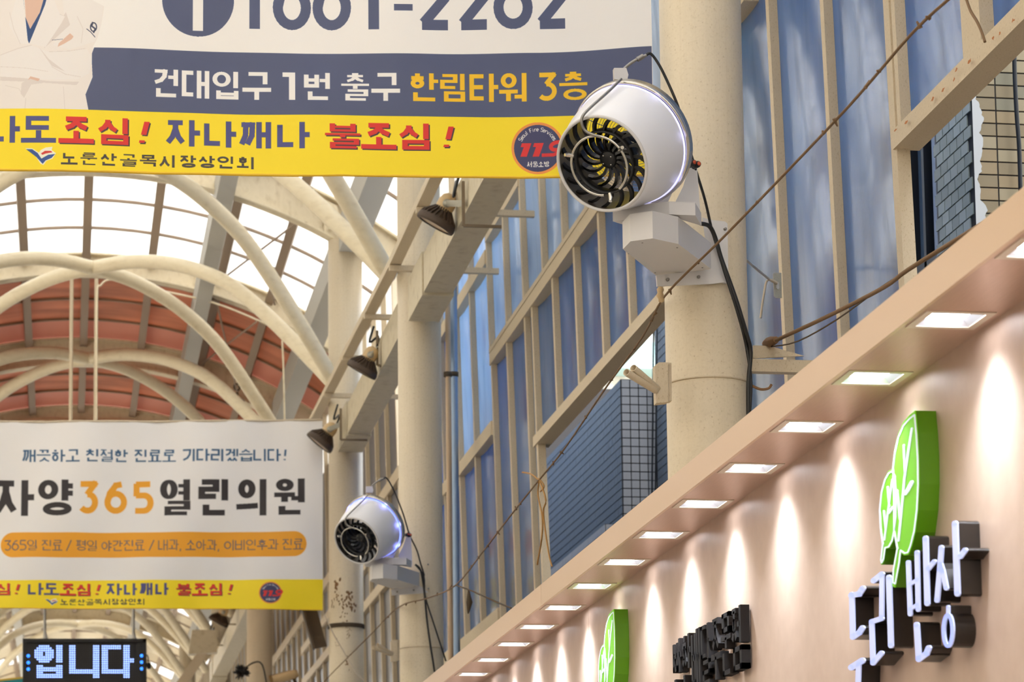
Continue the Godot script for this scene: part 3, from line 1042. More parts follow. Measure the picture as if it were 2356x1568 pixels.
	tube(st, smooth([PZ(1788, 650, 12.93), PZ(1775, 644, 12.93), PZ(1764, 647, 12.93), PZ(1758, 675, 12.93), PZ(1754, 700, 12.93), PZ(1750, 731, 12.93)], 3), .006, 6)
	tag(obj("string", st, M.rope), "pale knotted string tied to the slotted plate", "string")

# ---------------------------------------------------------------- buildings outside
func tile_panel(st, o: Vector3, ex: Vector3, ey: Vector3, nrm: Vector3, nx: int, ny: int, sx: float, sy: float, gap: float, t: float):
	for i in nx:
		for j in ny:
			var a := o + ex * (i * sx + gap / 2) + ey * (j * sy + gap / 2)
			var b := ex * (sx - gap)
			var c := ey * (sy - gap)
			var d := nrm * (t * rng.randf_range(.85, 1.1))
			quad(st, a + d, a + b + d, a + b + c + d, a + c + d)
			quad(st, a, a + b, a + b + d, a + d)
			quad(st, a + b, a + b + c, a + b + c + d, a + b + d)
			quad(st, a + b + c, a + c, a + c + d, a + b + c + d)
			quad(st, a + c, a, a + d, a + c + d)

func build_outside():
	rng.seed = 5
	var zc := -22.4
	var t := thing("tiled_building", "grey square-tiled building seen through the opening beside the nearest column", "building", Vector3(4.6, 0, zc))
	var st := new_st()
	box(st, Vector3(4.6, 0, -34), Vector3(4.9, 6.56, zc))
	box(st, Vector3(4.9, 0, -34), Vector3(7, 6.5, zc - .4))
	box(st, Vector3(4.9, 0, zc), Vector3(7, 9, -16.9))
	box(st, Vector3(3.75, 0, -35), Vector3(7, 9, -34))  # lane end wall, added to block sky light from behind
	obj("wall", st, M.joint, t)
	var pil := Node3D.new()
	pil.name = "corner_pier"
	t.add_child(pil)
	var tm := new_st()
	tile_panel(tm, Vector3(0, 0, 0), Vector3.RIGHT, Vector3.UP, Vector3.BACK, 1, 1, .0735, .0717, .009, .006)
	var tmesh := finish(tm, M.tile_grey)
	for i in 4:
		for j in 34:
			var o := put("tile", tmesh, pil)
			o.global_transform = Transform3D(Basis(), Vector3(4.605 + i * .0735, 4.12 + j * .0717, zc))
	st = new_st()
	tile_panel(st, Vector3(4.6, 4.12, zc), Vector3.FORWARD, Vector3.UP, Vector3.LEFT, 90, 34, .0735, .0717, .009, .006)
	tag(obj("side_tiles", st, M.tile_shaded, t), "", "", "", "stuff")
	st = new_st()
	tile_panel(st, Vector3(4.9, 4.12, zc + .05), Vector3.BACK, Vector3.UP, Vector3.LEFT, 74, 48, .0735, .0717, .009, .006)
	tag(obj("return_tiles", st, M.tile_shaded, t), "", "", "", "stuff")
	# low tiled ledge in front of the pier
	st = new_st()
	box(st, Vector3(4.46, 0, zc - 4), Vector3(4.6, 5.33, zc - .05))
	obj("ledge", st, M.joint, t)
	st = new_st()
	tile_panel(st, Vector3(4.46, 4.9, zc - .05), Vector3.RIGHT, Vector3.UP, Vector3.BACK, 2, 6, .07, .0717, .009, .006)
	tile_panel(st, Vector3(4.46, 4.9, zc - .05), Vector3.FORWARD, Vector3.UP, Vector3.LEFT, 50, 6, .0735, .0717, .009, .006)
	tag(obj("ledge_tiles", st, M.tile_grey, t), "", "", "", "stuff")
	# loose wires down the tiled wall
	st = new_st()
	for u in [1500, 1508]:
		tube(st, [PZ(u + 4, 700, 22.2), PZ(u, 1150, 22.2)], .008, 6)
	tag(obj("wire_pair", st, M.black), "two thin dark wires running down the tiled wall", "wire")
	# rooftop scene past the tiled wall
	t = thing("far_house", "pale house with a balcony glimpsed between the glazing and the tiled wall", "building", Vector3(8, 0, -40))
	st = new_st()
	box(st, Vector3(6.6, 0, -46), Vector3(12, 11.2, -40))
	obj("wall", st, M.house, t)
	st = new_st()
	box(st, Vector3(6.5, 9.4, -40.02), Vector3(12, 9.9, -39.6))
	obj("balcony", st, M.plaster, t)
	st = new_st()
	box(st, Vector3(6.4, 10.5, -40.5), Vector3(12, 10.9, -39.4))
	obj("awning", st, M.awning, t)
	for i in 6:
		st = new_st()
		box(st, Vector3(7 + i * .8, 9.0, -39.95), Vector3(7.06 + i * .8, 9.4, -39.9))
		obj("post", st, M.plaster, t)
	# brick-tiled building on the right
	var X := 4.6
	var z0 := -13.25
	t = thing("brick_building", "brick-tiled building with a dark-framed window behind the right-hand opening", "building", Vector3(X, 0, z0))
	st = new_st()
	box(st, Vector3(X, 0, -13.86), Vector3(7, 9.2, z0))
	box(st, Vector3(X, 0, -14.5), Vector3(7, 5.38, -13.86))
	box(st, Vector3(X, 0, -16.6), Vector3(7, 9.2, -14.5))
	box(st, Vector3(X + .3, 5, -14.6), Vector3(7, 9.2, -13.8))
	obj("wall", st, M.joint, t)
	var bw := .113
	var bh := .0685
	var meshes := []
	for m in M.brick_tan:
		var b := new_st()
		tile_panel(b, Vector3.ZERO, Vector3.RIGHT, Vector3.UP, Vector3.BACK, 1, 1, bw, bh, .008, .008)
		meshes.append(finish(b, m))
	var face := Node3D.new()
	face.name = "front_face"
	t.add_child(face)
	for i in 5:
		for j in 22:
			var o := put("brick", meshes[rng.randi() % 4], face)
			o.global_transform = Transform3D(Basis(), Vector3(X + .012 + i * bw, 4.9 + j * bh, z0))
	var gm := []
	for m in M.brick_green:
		var b := new_st()
		tile_panel(b, Vector3.ZERO, Vector3.FORWARD, Vector3.UP, Vector3.LEFT, 1, 1, bw, bh, .008, .007)
		gm.append(finish(b, m))
	var side := Node3D.new()
	side.name = "side_face"
	t.add_child(side)
	for i in 5:
		for j in 22:
			var o := put("brick", gm[rng.randi() % 3], side)
			o.global_transform = Transform3D(Basis(), Vector3(X, 4.9 + j * bh, z0 - .02 - i * bw - (.05 if j % 2 else 0.0)))
	for i in 12:
		for j in 22:
			var o := put("brick", gm[rng.randi() % 3], side)
			o.global_transform = Transform3D(Basis(), Vector3(X, 4.9 + j * bh, -14.52 - i * bw))
	var sill := new_st()
	tile_panel(sill, Vector3.ZERO, Vector3.FORWARD, Vector3.UP, Vector3.LEFT, 1, 1, .045, .42, .008, .007)
	var sm := finish(sill, M.tile_grey)
	for i in 13:
		var o := put("sill_brick", sm, side)
		o.global_transform = Transform3D(Basis(), Vector3(X, 4.95, -13.9 - i * .045))
	# crumbling white render at the corner
	st = new_st()
	var wob := FastNoiseLite.new()
	wob.seed = 4
	wob.frequency = .045
	wob.fractal_octaves = 4
	var edge := []
	for k in 111:
		edge.append(maxf(.006, .026 + .055 * wob.get_noise_1d(k * 1.0) + .02 * wob.get_noise_1d(200 + k * 3.3) + (.02 if k > 55 and k < 84 else 0.0)))
	for k in 110:
		var ya := 4.9 + k * bh / 5
		quad(st, Vector3(X - .004, ya, z0 + .012), Vector3(X + edge[k], ya, z0 + .012), Vector3(X + edge[k + 1], ya + bh / 5, z0 + .012), Vector3(X - .004, ya + bh / 5, z0 + .012))
	obj("render_patch", st, M.plaster, t)
	var wn := Node3D.new()
	wn.name = "window"
	t.add_child(wn)
	st = new_st()
	for q in [[-13.88, -13.94], [-14.42, -14.48], [-14.14, -14.18]]:
		box(st, Vector3(X + .02, 5.38, q[1]), Vector3(X + .14, 9.2, q[0]))
	box(st, Vector3(X + .02, 5.38, -14.48), Vector3(X + .14, 5.45, -13.88))
	obj("frame", st, M.dark_frame, wn)
	for q in [[-13.955, -13.985], [-14.03, -14.085]]:  # pale strips standing in for the white-blue reflection in the glass
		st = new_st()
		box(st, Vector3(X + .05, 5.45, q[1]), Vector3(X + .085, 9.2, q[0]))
		obj("glint_strip", st, M.glass_glint, wn)
	st = new_st()
	box(st, Vector3(X + .08, 5.4, -14.46), Vector3(X + .09, 9.2, -13.9))
	obj("glass", st, M.glass, wn)
	st = new_st()
	box(st, Vector3(5.3, 0, -12.0), Vector3(8, 9.4, 12))  # unseen mass added to keep sky light off the outside bricks
	tag(obj("added_shade_building", st, M.house), "plain building added to shade the lane, just outside the right edge of the photo", "building")
	# black cable and yellow wire on that building
	st = new_st()
	tube(st, smooth([PZ(2336, 70, 13.1), PZ(2334, 150, 13.1), PZ(2339, 260, 13.1), PZ(2345, 340, 13.1), PZ(2348, 440, 13.1)], 4), .012, 8)
	tag(obj("cable", st, M.black), "thick black cable hanging on the brick-tiled wall", "cable")
	st = new_st()
	tube(st, smooth([PZ(2292, 134, 13.1), PZ(2310, 135, 13.1), PZ(2321, 128, 13.1), PZ(2325, 112, 13.1), PZ(2331, 98, 13.1)], 4), .004, 6)
	tag(obj("wire", st, M.yellow_wire), "short bent yellow wire on the brick-tiled wall", "wire")

# ---------------------------------------------------------------- misting fans
func vane(st, xf: Transform3D, r0: float, r1: float, a0: float, twist: float, z0: float, depth: float, thick: float):
	var n := 6
	for k in n:
		var pp := []
		for e in [k, k + 1]:
			var f := float(e) / n
			var r := lerpf(r0, r1, f)
			var a := a0 + twist * f * f
			var w := thick * (.55 + .75 * f)
			var c := Vector3(r * cos(a), r * sin(a), 0)
			var nn := Vector3(-sin(a), cos(a), 0) * w
			pp.append([c - nn + Vector3(0, 0, z0), c + nn + Vector3(0, 0, z0 - .004), c + nn * .8 + Vector3(0, 0, z0 - depth), c - nn * 1.2 + Vector3(0, 0, z0 - depth)])
		for s in 4:
			var s2 := (s + 1) % 4
			quad(st, xf * pp[0][s], xf * pp[0][s2], xf * pp[1][s2], xf * pp[1][s])

func build_fan() -> Node3D:
	var F := PZ(1386, 376, 10.65)
	var t := thing("misting_fan", "large white barrel-shaped misting fan on the nearest column", "fan", Vector3(F.x + .2, F.y - .35, F.z - .3), "misting fans on the columns")
	var d := -ray(1386, 376).normalized()
	var th := deg_to_rad(32)
	var ax := (d * cos(th) + (view.x * -.82 + view.y * -.57) * sin(th)).normalized()
	var right := Vector3.UP.cross(ax).normalized()
	var up := ax.cross(right)
	var xf := Transform3D(Basis(right, up, ax), F).scaled_local(Vector3.ONE * 1.045)
	var st := new_st()
	var prof := [Vector2(.186, .004), Vector2(.191, .002), Vector2(.204, -.05), Vector2(.219, -.11), Vector2(.231, -.18), Vector2(.238, -.245)]
	lathe(st, prof, xf, 64)
	obj("shell", st, M.white_plastic, t)
	st = new_st()
	lathe(st, [Vector2(.184, .002), Vector2(.186, -.03), Vector2(.19, -.25)], xf, 48)
	obj("inner_duct", st, M.smoke, t)
	st = new_st()
	ring(st, .188, .0066, .004, xf, 64, 8)
	obj("front_rim", st, M.white_metal, t)
	st = new_st()
	lathe(st, [Vector2(.236, -.26), Vector2(.2525, -.258), Vector2(.254, -.264), Vector2(.254, -.3), Vector2(.236, -.3), Vector2(.236, -.26)], xf, 64)
	obj("rear_band", st, M.chrome, t)
	st = new_st()
	ring(st, .2385, .004, -.2525, xf, 64, 6)
	obj("led_strip", st, M.led_violet, t)
	for k in 8:
		var l := OmniLight3D.new()
		l.name = "led_light"
		t.add_child(l, true)
		var a := TAU * k / 8
		l.global_position = xf * Vector3(.248 * cos(a), .248 * sin(a), -.249)
		l.light_color = Color8(190, 190, 255)
		l.light_energy = .0009
		l.light_size = .03
		l.omni_range = 6
		l.shadow_enabled = true
	# blades
	for k in 15:
		st = new_st()
		vane(st, xf, .03, .122, TAU * k / 15, -.55, -.055, .03, .007)
		obj("blade", st, M.black_gloss, t)
	for k in 19:
		st = new_st()
		vane(st, xf, .122, .184, TAU * k / 19, -.24, -.02, .02, .0075)
		obj("guide_vane", st, M.black, t)
	st = new_st()
	lathe(st, [Vector2(.119, -.01), Vector2(.126, -.01), Vector2(.126, -.06), Vector2(.119, -.06), Vector2(.119, -.01)], xf, 40)
	obj("vane_ring", st, M.black, t)
	st = new_st()
	lathe(st, [Vector2(0, -.045), Vector2(.03, -.047), Vector2(.036, -.055), Vector2(.036, -.16), Vector2(.06, -.18), Vector2(.06, -.25), Vector2(0, -.25)], xf, 24)
	var hub := obj("hub", st, M.black, t)
	for k in 4:
		st = new_st()
		var a := TAU * k / 4 + .5
		lathe(st, [Vector2(.0035, -.047), Vector2(.0035, -.042), Vector2(0, -.041)], xf * Transform3D(Basis(), Vector3(.023 * cos(a), .023 * sin(a), 0)), 8)
		obj("bolt", st, M.chrome, hub)
	# rear wire guard
	st = new_st()
	var r := .05
	while r < .245:
		ring(st, r, .0011, -.31 + r * r * .35, xf, 40, 4)
		r += .011
	for k in 10:
		var a := TAU * k / 10
		tube(st, [xf * Vector3(.03 * cos(a), .03 * sin(a), -.312), xf * Vector3(.15 * cos(a), .15 * sin(a), -.304), xf * Vector3(.246 * cos(a), .246 * sin(a), -.288)], .0018, 4)
	obj("rear_guard", st, M.steel, t)
	# mist ring and feed pipe
	st = new_st()
	ring(st, .118, .0054, .03, xf, 60, 8, -1.05, 4.6)
	obj("mist_ring", st, M.chrome, t)
	for a in [2.62, .42, 4.83]:
		st = new_st()
		tube(st, [xf * Vector3(.112 * cos(a), .112 * sin(a), .03), xf * Vector3(.132 * cos(a), .132 * sin(a), .036), xf * Vector3(.141 * cos(a), .141 * sin(a), .05)], [.007, .0105, .007], 10)
		obj("nozzle", st, M.chrome, t)
	st = new_st()
	tube(st, smooth([xf * Vector3(.045, .107, .03), xf * Vector3(.005, .128, .034), xf * Vector3(-.018, .15, .034), xf * Vector3(-.022, .185, .03), xf * Vector3(-.008, .21, 0), xf * Vector3(.03, .242, -.14), xf * Vector3(.045, .262, -.25)], 5), .0062, 8)
	obj("feed_pipe", st, M.steel, t)
	st = new_st()
	slab_z(st, [1413, 156, 1441, 156, 1446, 172, 1443, 184, 1414, 182], 10.86, .03)
	obj("pipe_clip", st, M.white_metal, t)
	var z := 10.9
	st = new_st()
	tube(st, smooth([PZ(1436, 158, z), PZ(1450, 146, z), PZ(1470, 134, z), PZ(1487, 127, z)], 3), .0062, 8)
	obj("inlet_pipe", st, M.steel, t)
	st = new_st()
	tube(st, [PZ(1466, 137, z), PZ(1480, 129, z)], .0105, 8)
	obj("coupling", st, M.steel, t)
	st = new_st()
	tube(st, smooth([PZ(1487, 126, z), PZ(1498, 124, z), PZ(1517, 150, z), PZ(1540, 197, z), PZ(1560, 245, z), PZ(1573, 290, z + .05), PZ(1583, 330, z + .08), PZ(1600, 388, z + .1), PZ(1622, 460, z + .25), PZ(1637, 525, z + .3), PZ(1655, 585, z + .33)], 4), .0062, 8)
	obj("hose", st, M.black, t)
	# yoke, tray and bracket
	st = new_st()
	slab_z(st, [1549, 474, 1572, 428, 1588, 372, 1603, 372, 1613, 517, 1575, 500], 11.0, .006)
	obj("yoke_plate", st, M.white_metal, t)
	st = new_st()
	slab_z(st, [1500, 475, 1530, 440, 1546, 445, 1530, 480], 10.98, .006)
	obj("yoke_plate", st, M.white_metal, t)
	for k in [[1592, 376, 0], [1602, 379, 1]]:
		st = new_st()
		var kc := PZ(k[0], k[1], 10.93)
		var kx := Transform3D(Basis(Vector3.UP, .35), kc)
		lathe(st, [Vector2(0, .02), Vector2(.011, .02), Vector2(.0145, .012), Vector2(.0145, -.02), Vector2(0, -.02)], kx, 14)
		var kn := obj("knob", st, M.black, t)
		st = new_st()
		lathe(st, [Vector2(0, .0225), Vector2(.0085, .022), Vector2(.0085, .019)], kx, 12)
		obj("knob_cap", st, M.orange_knob, kn)
	st = new_st()
	slab_y(st, [1410, 509, 1436, 517, 1560, 503, 1614, 519, 1600, 495, 1540, 493], PZ(1500, 505, 10.85).y, .055)
	obj("tray", st, M.white_metal, t)
	var yb := PZ(1573, 626, 11.22).y
	st = new_st()
	slab_y(st, [1433, 573, 1450.6, 555, 1502, 548, 1561, 561, 1636, 618, 1510, 634], yb, .115)
	var bx := obj("bracket_box", st, M.white_metal, t)
	for s in [[1443, 581], [1475, 556], [1560, 567], [1618, 613], [1509, 625]]:
		st = new_st()
		lathe(st, [Vector2(0, .003), Vector2(.004, .002), Vector2(.004, -.002)], Transform3D(Basis(Vector3.RIGHT, PI / 2), PY(s[0] + (3 if s[0] < 1500 else -2), s[1] + 2, yb)), 8)
		obj("screw", st, M.steel, bx)
	st = new_st()
	slab_z(st, [1510, 633, 1635, 619, 1670, 648, 1640, 652, 1512, 658], 11.22, .012)
	obj("wall_plate", st, M.white_metal, t)
	st = new_st()
	slab_z(st, [1616, 500, 1640, 506, 1668, 509, 1674, 514, 1676, 648, 1670, 652, 1636, 648], 11.24, .012)
	var wp := obj("wall_plate", st, M.white_metal, t)
	for s in [[1668, 527], [1671, 631], [1536, 643], [1607, 637]]:
		st = new_st()
		lathe(st, [Vector2(0, .012), Vector2(.006, .011), Vector2(.0075, .003), Vector2(.0075, 0)], Transform3D(Basis(), PZ(s[0], s[1], 11.215)), 8)
		obj("bolt", st, M.steel, wp)
	return t

func build_fans():
	var a := build_fan()
	var b: Node3D = a.duplicate()
	b.name = uniq("misting_fan")
	add_child(b)
	b.position = a.position + PZ(821, 1243, 21.55) - PZ(1386, 376, 10.65)
	tag(b, "small far white misting fan with bluish glow on the second column")
	for c in b.get_children():
		if c is OmniLight3D:
			c.light_color = Color8(120, 130, 255)
			c.light_energy = .009
		elif c.name.begins_with("led_strip"):
			c.set_surface_override_material(0, M.led_blue_strip)

# ---------------------------------------------------------------- flag holders, floodlights, cables
func build_flag_holder() -> Node3D:
	var t := thing("flag_holder", "cream twin-tube flag holder strapped to the nearest column", "flag holder", PZ(1528, 880, 11.25), "flag holders on the columns")
	var st := new_st()
	slab_z(st, [1507, 840, 1516, 833, 1537, 833, 1537, 924, 1510, 927], 11.2, .05)
	slab_z(st, [1535, 833, 1545, 834, 1546, 921, 1536, 922], 11.215, .05)
	obj("block", st, M.frame, t)
	for p in [[1457, 846, 1516, 897, 11.12], [1441, 856, 1508, 897, 11.1]]:
		var a := PZ(p[0], p[1], p[4] - .06)
		var b := PZ(p[2], p[3], p[4] + .1)
		var ax := (a - b).normalized()
		var s := ax.cross(Vector3.UP).normalized()
		var xf := Transform3D(Basis(s, ax.cross(s), ax), b)
		var L := a.distance_to(b)
		st = new_st()
		lathe(st, [Vector2(.0155, 0), Vector2(.0155, L), Vector2(.0125, L), Vector2(.0125, .02)], xf, 18)
		obj("tube", st, M.frame, t)
	st = new_st()
	ring(st, .1815, .004, 0, Transform3D(Basis(Vector3.RIGHT, -PI / 2), Vector3(2.73, PZ(1600, 866, 11.25).y, -11.42)), 48, 4)
	obj("strap", st, M.frame, t)
	return t

func floodlight(at: Vector3, size: float, wall: Vector3, label: String, tilt := Vector3(.48, .86, .18)):
	var t := thing("floodlight", label, "floodlight", at, "round finned floodlights along the beam")
	var ax := tilt.normalized()
	var s := ax.cross(Vector3.BACK).normalized()
	var xf := Transform3D(Basis(s, ax.cross(s), ax), at).scaled_local(Vector3(size, size, size * 1.45))
	var st := new_st()
	lathe(st, [Vector2(.118, -.012), Vector2(.145, -.012), Vector2(.15, 0), Vector2(.146, .02), Vector2(.128, .03), Vector2(.1, .03)], xf, 36)
	obj("rim", st, M.fin, t)
	st = new_st()
	lathe(st, [Vector2(0, -.006), Vector2(.12, -.008)], xf, 30)
	obj("lens", st, M.lens, t)
	st = new_st()
	lathe(st, [Vector2(.125, .026), Vector2(.09, .05), Vector2(.062, .075)], xf, 24)
	obj("body", st, M.grime, t)
	for k in 24:
		st = new_st()
		var a := TAU * k / 24
		var u := Vector3(cos(a), sin(a), 0)
		var n := Vector3(-sin(a), cos(a), 0) * .0045
		var p := [u * .06 + Vector3(0, 0, .03), u * .144 + Vector3(0, 0, .02), u * .135 + Vector3(0, 0, .038), u * .07 + Vector3(0, 0, .085)]
		var q := []
		for e in p: q.append(xf * (e - n))
		prism(st, q, xf.basis * (n * 2))
		obj("fin", st, M.fin, t)
	st = new_st()
	lathe(st, [Vector2(.066, .07), Vector2(.068, .12), Vector2(.055, .15), Vector2(.03, .165), Vector2(0, .168)], xf, 24)
	obj("hood", st, M.hood, t)
	st = new_st()
	var pa := xf * Vector3(.0, -.07, .11)
	bar(st, pa, wall, .012, .045 * size, Vector3(0, .3, 1))
	lathe(st, [Vector2(0, .012), Vector2(.03, .012), Vector2(.03, -.012), Vector2(0, -.012)], Transform3D(Basis(), pa).scaled_local(Vector3.ONE * size), 14)
	obj("arm", st, M.galv, t)
	st = new_st()
	bar(st, wall + Vector3(0, .16, 0), wall + Vector3(0, -.16, 0), .022, .022)
	bar(st, wall + Vector3(0, -.16, 0), wall + Vector3(.27, -.16, 0), .02, .02)
	obj("clamp", st, M.clamp, t)
	st = new_st()
	tube(st, smooth([xf * Vector3(.02, 0, .165), xf * Vector3(-.02, .05, .24), wall + Vector3(-.07, .05, 0), wall + Vector3(-.03, .2, 0)], 4), .011, 6)
	obj("lead", st, M.black, t)

func build_fittings():
	var a := build_flag_holder()
	var b: Node3D = a.duplicate()
	b.name = uniq("flag_holder")
	add_child(b)
	b.position = a.position + Vector3(.15, PZ(917, 1488, 22.13).y - PZ(1540, 868, 11.25).y, -10.88)
	tag(b, "small far twin-tube flag holder strapped to the second column")
	floodlight(PX(1002, 514, 2.62), 1.0, PX(1066, 468, 2.74), "nearest and largest finned floodlight just below the near banner")
	floodlight(PX(832, 852, 2.62), 1.0, PX(868, 800, 2.76), "second finned floodlight, left of the second column")
	floodlight(PX(735, 1018, 2.56), 1.05, PX(784, 975, 2.72), "finned floodlight overlapping the corner of the far banner", Vector3(.62, .78, .1))
	floodlight(PX(502, 1430, 2.35), 1.1, PX(520, 1412, 2.5), "upper of two small distant floodlights under the far banner", Vector3(.45, .85, .2))
	floodlight(PX(469, 1492, 2.3), 1.1, PX(492, 1462, 2.5), "lower of two small distant floodlights under the far banner", Vector3(.45, .85, .2))
	# power cables down the nearest column
	var st := new_st()
	tube(st, smooth([PZ(1612, 514, 11.15), PZ(1632, 520, 11.17), PZ(1645, 545, 11.2), PZ(1658, 590, 11.2), PZ(1676, 640, 11.2), PZ(1697, 700, 11.2), PZ(1718, 770, 11.22), PZ(1727, 810, 11.25), PZ(1722, 880, 11.25), PZ(1722, 960, 11.25)], 4), .0095, 8)
	tube(st, smooth([PZ(1655, 585, 11.2), PZ(1672, 640, 11.2), PZ(1690, 695, 11.2), PZ(1709, 760, 11.22), PZ(1720, 812, 11.25), PZ(1728, 880, 11.25), PZ(1724, 960, 11.25)], 4), .007, 8)
	tag(obj("cable", st, M.black), "bundle of black cables running down the right side of the nearest column", "cable")
	st = new_st()
	tube(st, smooth([PZ(955, 1298, 22.05), PZ(968, 1312, 22.05), PZ(976, 1360, 22.05), PZ(984, 1440, 22.05), PZ(1000, 1545, 22.05)], 4), .009, 6)
	tube(st, smooth([PZ(957, 1300, 22.03), PZ(975, 1325, 22.03), PZ(978, 1370, 22.03), PZ(1000, 1440, 22.03), PZ(1026, 1520, 22.03)], 4), .007, 6)
	tag(obj("cable", st, M.black), "thin black cables running down the second column", "cable")
	# the twiggy wire strung along the street
	var wp := [PX(2190, -8, 2.66), PX(2100, 75, 2.64), PX(1955, 242, 2.62), PX(1762, 445, 2.58), PX(1650, 560, 2.56), PX(1530, 680, 2.52), PX(1480, 772, 2.6), PX(1395, 890, 2.64), PX(1300, 1030, 2.67), PX(1240, 1104, 2.69), PX(1175, 1185, 2.7), PX(1110, 1270, 2.71), PX(1049, 1345, 2.71), PX(985, 1375, 2.71), PX(917, 1396, 2.69), PX(850, 1462, 2.68), PX(760, 1552, 2.66), PX(735, 1580, 2.66)]
	st = new_st()
	tube(st, smooth(wp, 4), .0052, 6)
	rng.seed = 9
	for i in wp.size() - 1:
		for k in 2:
			var q: Vector3 = wp[i].lerp(wp[i + 1], rng.randf_range(.1, .9))
			var e := Vector3(rng.randf_range(-.012, .012), rng.randf_range(-.018, .018), rng.randf_range(-.012, .012))
			tube(st, [q - e * .4, q + e], [.0075, .003], 5)
	tag(obj("wire", st, M.vine), "brown twig-like wire strung from upper right past both fan columns", "wire")
	st = new_st()
	for l in [[1240, 1104, 1238, 1140, 1248, 1190, 1246, 1240, 1236, 1298], [1242, 1106, 1256, 1150, 1250, 1180, 1262, 1270, 1270, 1302], [1240, 1104, 1222, 1090, 1202, 1086], [1240, 1100, 1252, 1118, 1243, 1130]]:
		var p := []
		for q in pts2(l): p.append(PX(q.x, q.y, 2.69))
		tube(st, smooth(p, 4), .005, 5)
	tag(obj("dry_twig", st, M.twig), "tangle of dry tan twigs knotted to the wire over the tiled opening", "twig")
	st = new_st()
	var br := []
	for q in pts2([1049, 1345, 1090, 1360, 1140, 1383, 1176, 1398]): br.append(PX(q.x, q.y, 2.71))
	tube(st, br, .006, 5)
	tube(st, [PX(1078, 1357, 2.71), PX(1080, 1385, 2.71), PX(1077, 1410, 2.71)], [.006, .022, .006], 6)
	tag(obj("dry_twig", st, M.grime), "short dark twig with a hanging pod branching from the wire", "twig")
	st = new_st()
	tube(st, smooth([PZ(1520, 660, 11.2), PZ(1519, 680, 11.2), PZ(1524, 695, 11.2)], 3), [.010, .016, .012, .017, .011, .014, .005], 7)
	tag(obj("wire_knot", st, M.hood), "frayed knot of wire below the large fan's bracket", "knot")
	# rope from the arm beside the nearest column
	var t := thing("rope", "dark rope with a burnt stub running up right from the support arm", "rope", PX(1772, 787, 3.02))
	st = new_st()
	tube(st, smooth([PX(1775, 787, 3.02), PX(1830, 762, 3.02), PX(1915, 722, 3.02), PX(2035, 660, 3.02), PX(2090, 620, 3.02), PX(2235, 530, 3.02), PX(2330, 470, 3.02)], 4), .0085, 7)
	obj("strand", st, M.vine, t)
	st = new_st()
	tube(st, smooth([PX(1775, 797, 3.02), PX(1835, 785, 3.02), PX(1925, 735, 3.02), PX(2025, 662, 3.02), PX(2060, 640, 3.02)], 4), .0035, 5)
	obj("thin_strand", st, M.grime, t)
	st = new_st()
	tube(st, [PX(1760, 790, 3.02), PX(1772, 786, 3.02), PX(1786, 781, 3.02)], [.014, .024, .014], 8)
	obj("stub", st, M.rust, t)
	st = new_st()
	tube(st, smooth([PX(2224, 0, 3.3), PX(2233, 25, 3.3), PX(2247, 48, 3.3), PX(2258, 72, 3.3), PX(2266, 96, 3.3)], 4), .006, 6)
	tag(obj("wire", st, M.vine), "short curved brown wire hanging at the top right", "wire")
	st = new_st()
	tube(st, smooth([PZ(1730, 887, 11.3), PZ(1750, 895, 11.3), PZ(1768, 893, 11.3), PZ(1775, 884, 11.3)], 4), .006, 6)
	tag(obj("hook", st, M.rust), "bent rusty hook low beside the nearest column", "hook")
	# slanted channel and string by the far banner
	st = new_st()
	slab_z(st, [695, 1400, 730, 1404, 752, 1486, 722, 1492], 28.6, .02)
	slab_z(st, [695, 1400, 700, 1400, 726, 1490, 721, 1492], 28.5, .12)
	tag(obj("steel_channel", st, M.channel), "dark slanted steel channel below the far banner's corner", "channel")
	st = new_st()
	tube(st, [PZ(742, 1404, 28.0), PZ(768, 1460, 28.0), PZ(820, 1548, 28.0), PZ(850, 1575, 28.0)], .006, 5)
	tag(obj("string", st, M.rope), "pale string from the far banner's lower corner", "string")
	# security camera
	var cx := PZ(655, 1556, 36.0)
	t = thing("security_camera", "brown bullet security camera at the bottom edge below the far banner", "camera", cx)
	var ax := Vector3(.95, .25, .1).normalized()
	var s := ax.cross(Vector3.BACK).normalized()
	var xf := Transform3D(Basis(s, ax.cross(s), ax), cx - ax * .16)
	st = new_st()
	lathe(st, [Vector2(0, .01), Vector2(.045, .01), Vector2(.06, 0), Vector2(.06, .3), Vector2(.045, .34), Vector2(0, .34)], xf, 20)
	obj("housing", st, M.hood, t)
	st = new_st()
	lathe(st, [Vector2(.06, -.04), Vector2(.068, -.04), Vector2(.068, .22), Vector2(.06, .22)], xf, 20, false, 0.0, PI)
	obj("sun_hood", st, M.hood, t)
	st = new_st()
	tube(st, [cx + Vector3(.1, 0, 0), cx + Vector3(.16, -.12, 0), cx + Vector3(.16, -.5, 0)], .02, 8)
	obj("stalk", st, M.grime, t)
	# dark bundle of cable ends
	st = new_st()
	rng.seed = 31
	var nc := PZ(556, 1545, 37.5)
	for k in 110:
		var dr := Vector3(rng.randf_range(-1, 1), rng.randf_range(-.6, .9), rng.randf_range(-.5, .5)).normalized() * rng.randf_range(.04, .13)
		tube(st, [nc, nc + dr], [.022, .006], 4)
	tube(st, smooth([nc, nc + Vector3(.14, .12, 0), nc + Vector3(.28, .1, 0), nc + Vector3(.36, -.3, 0)], 4), .012, 6)
	tag(obj("cable_bundle", st, M.black), "dark tangle of cable ends beside the distant column", "cable")

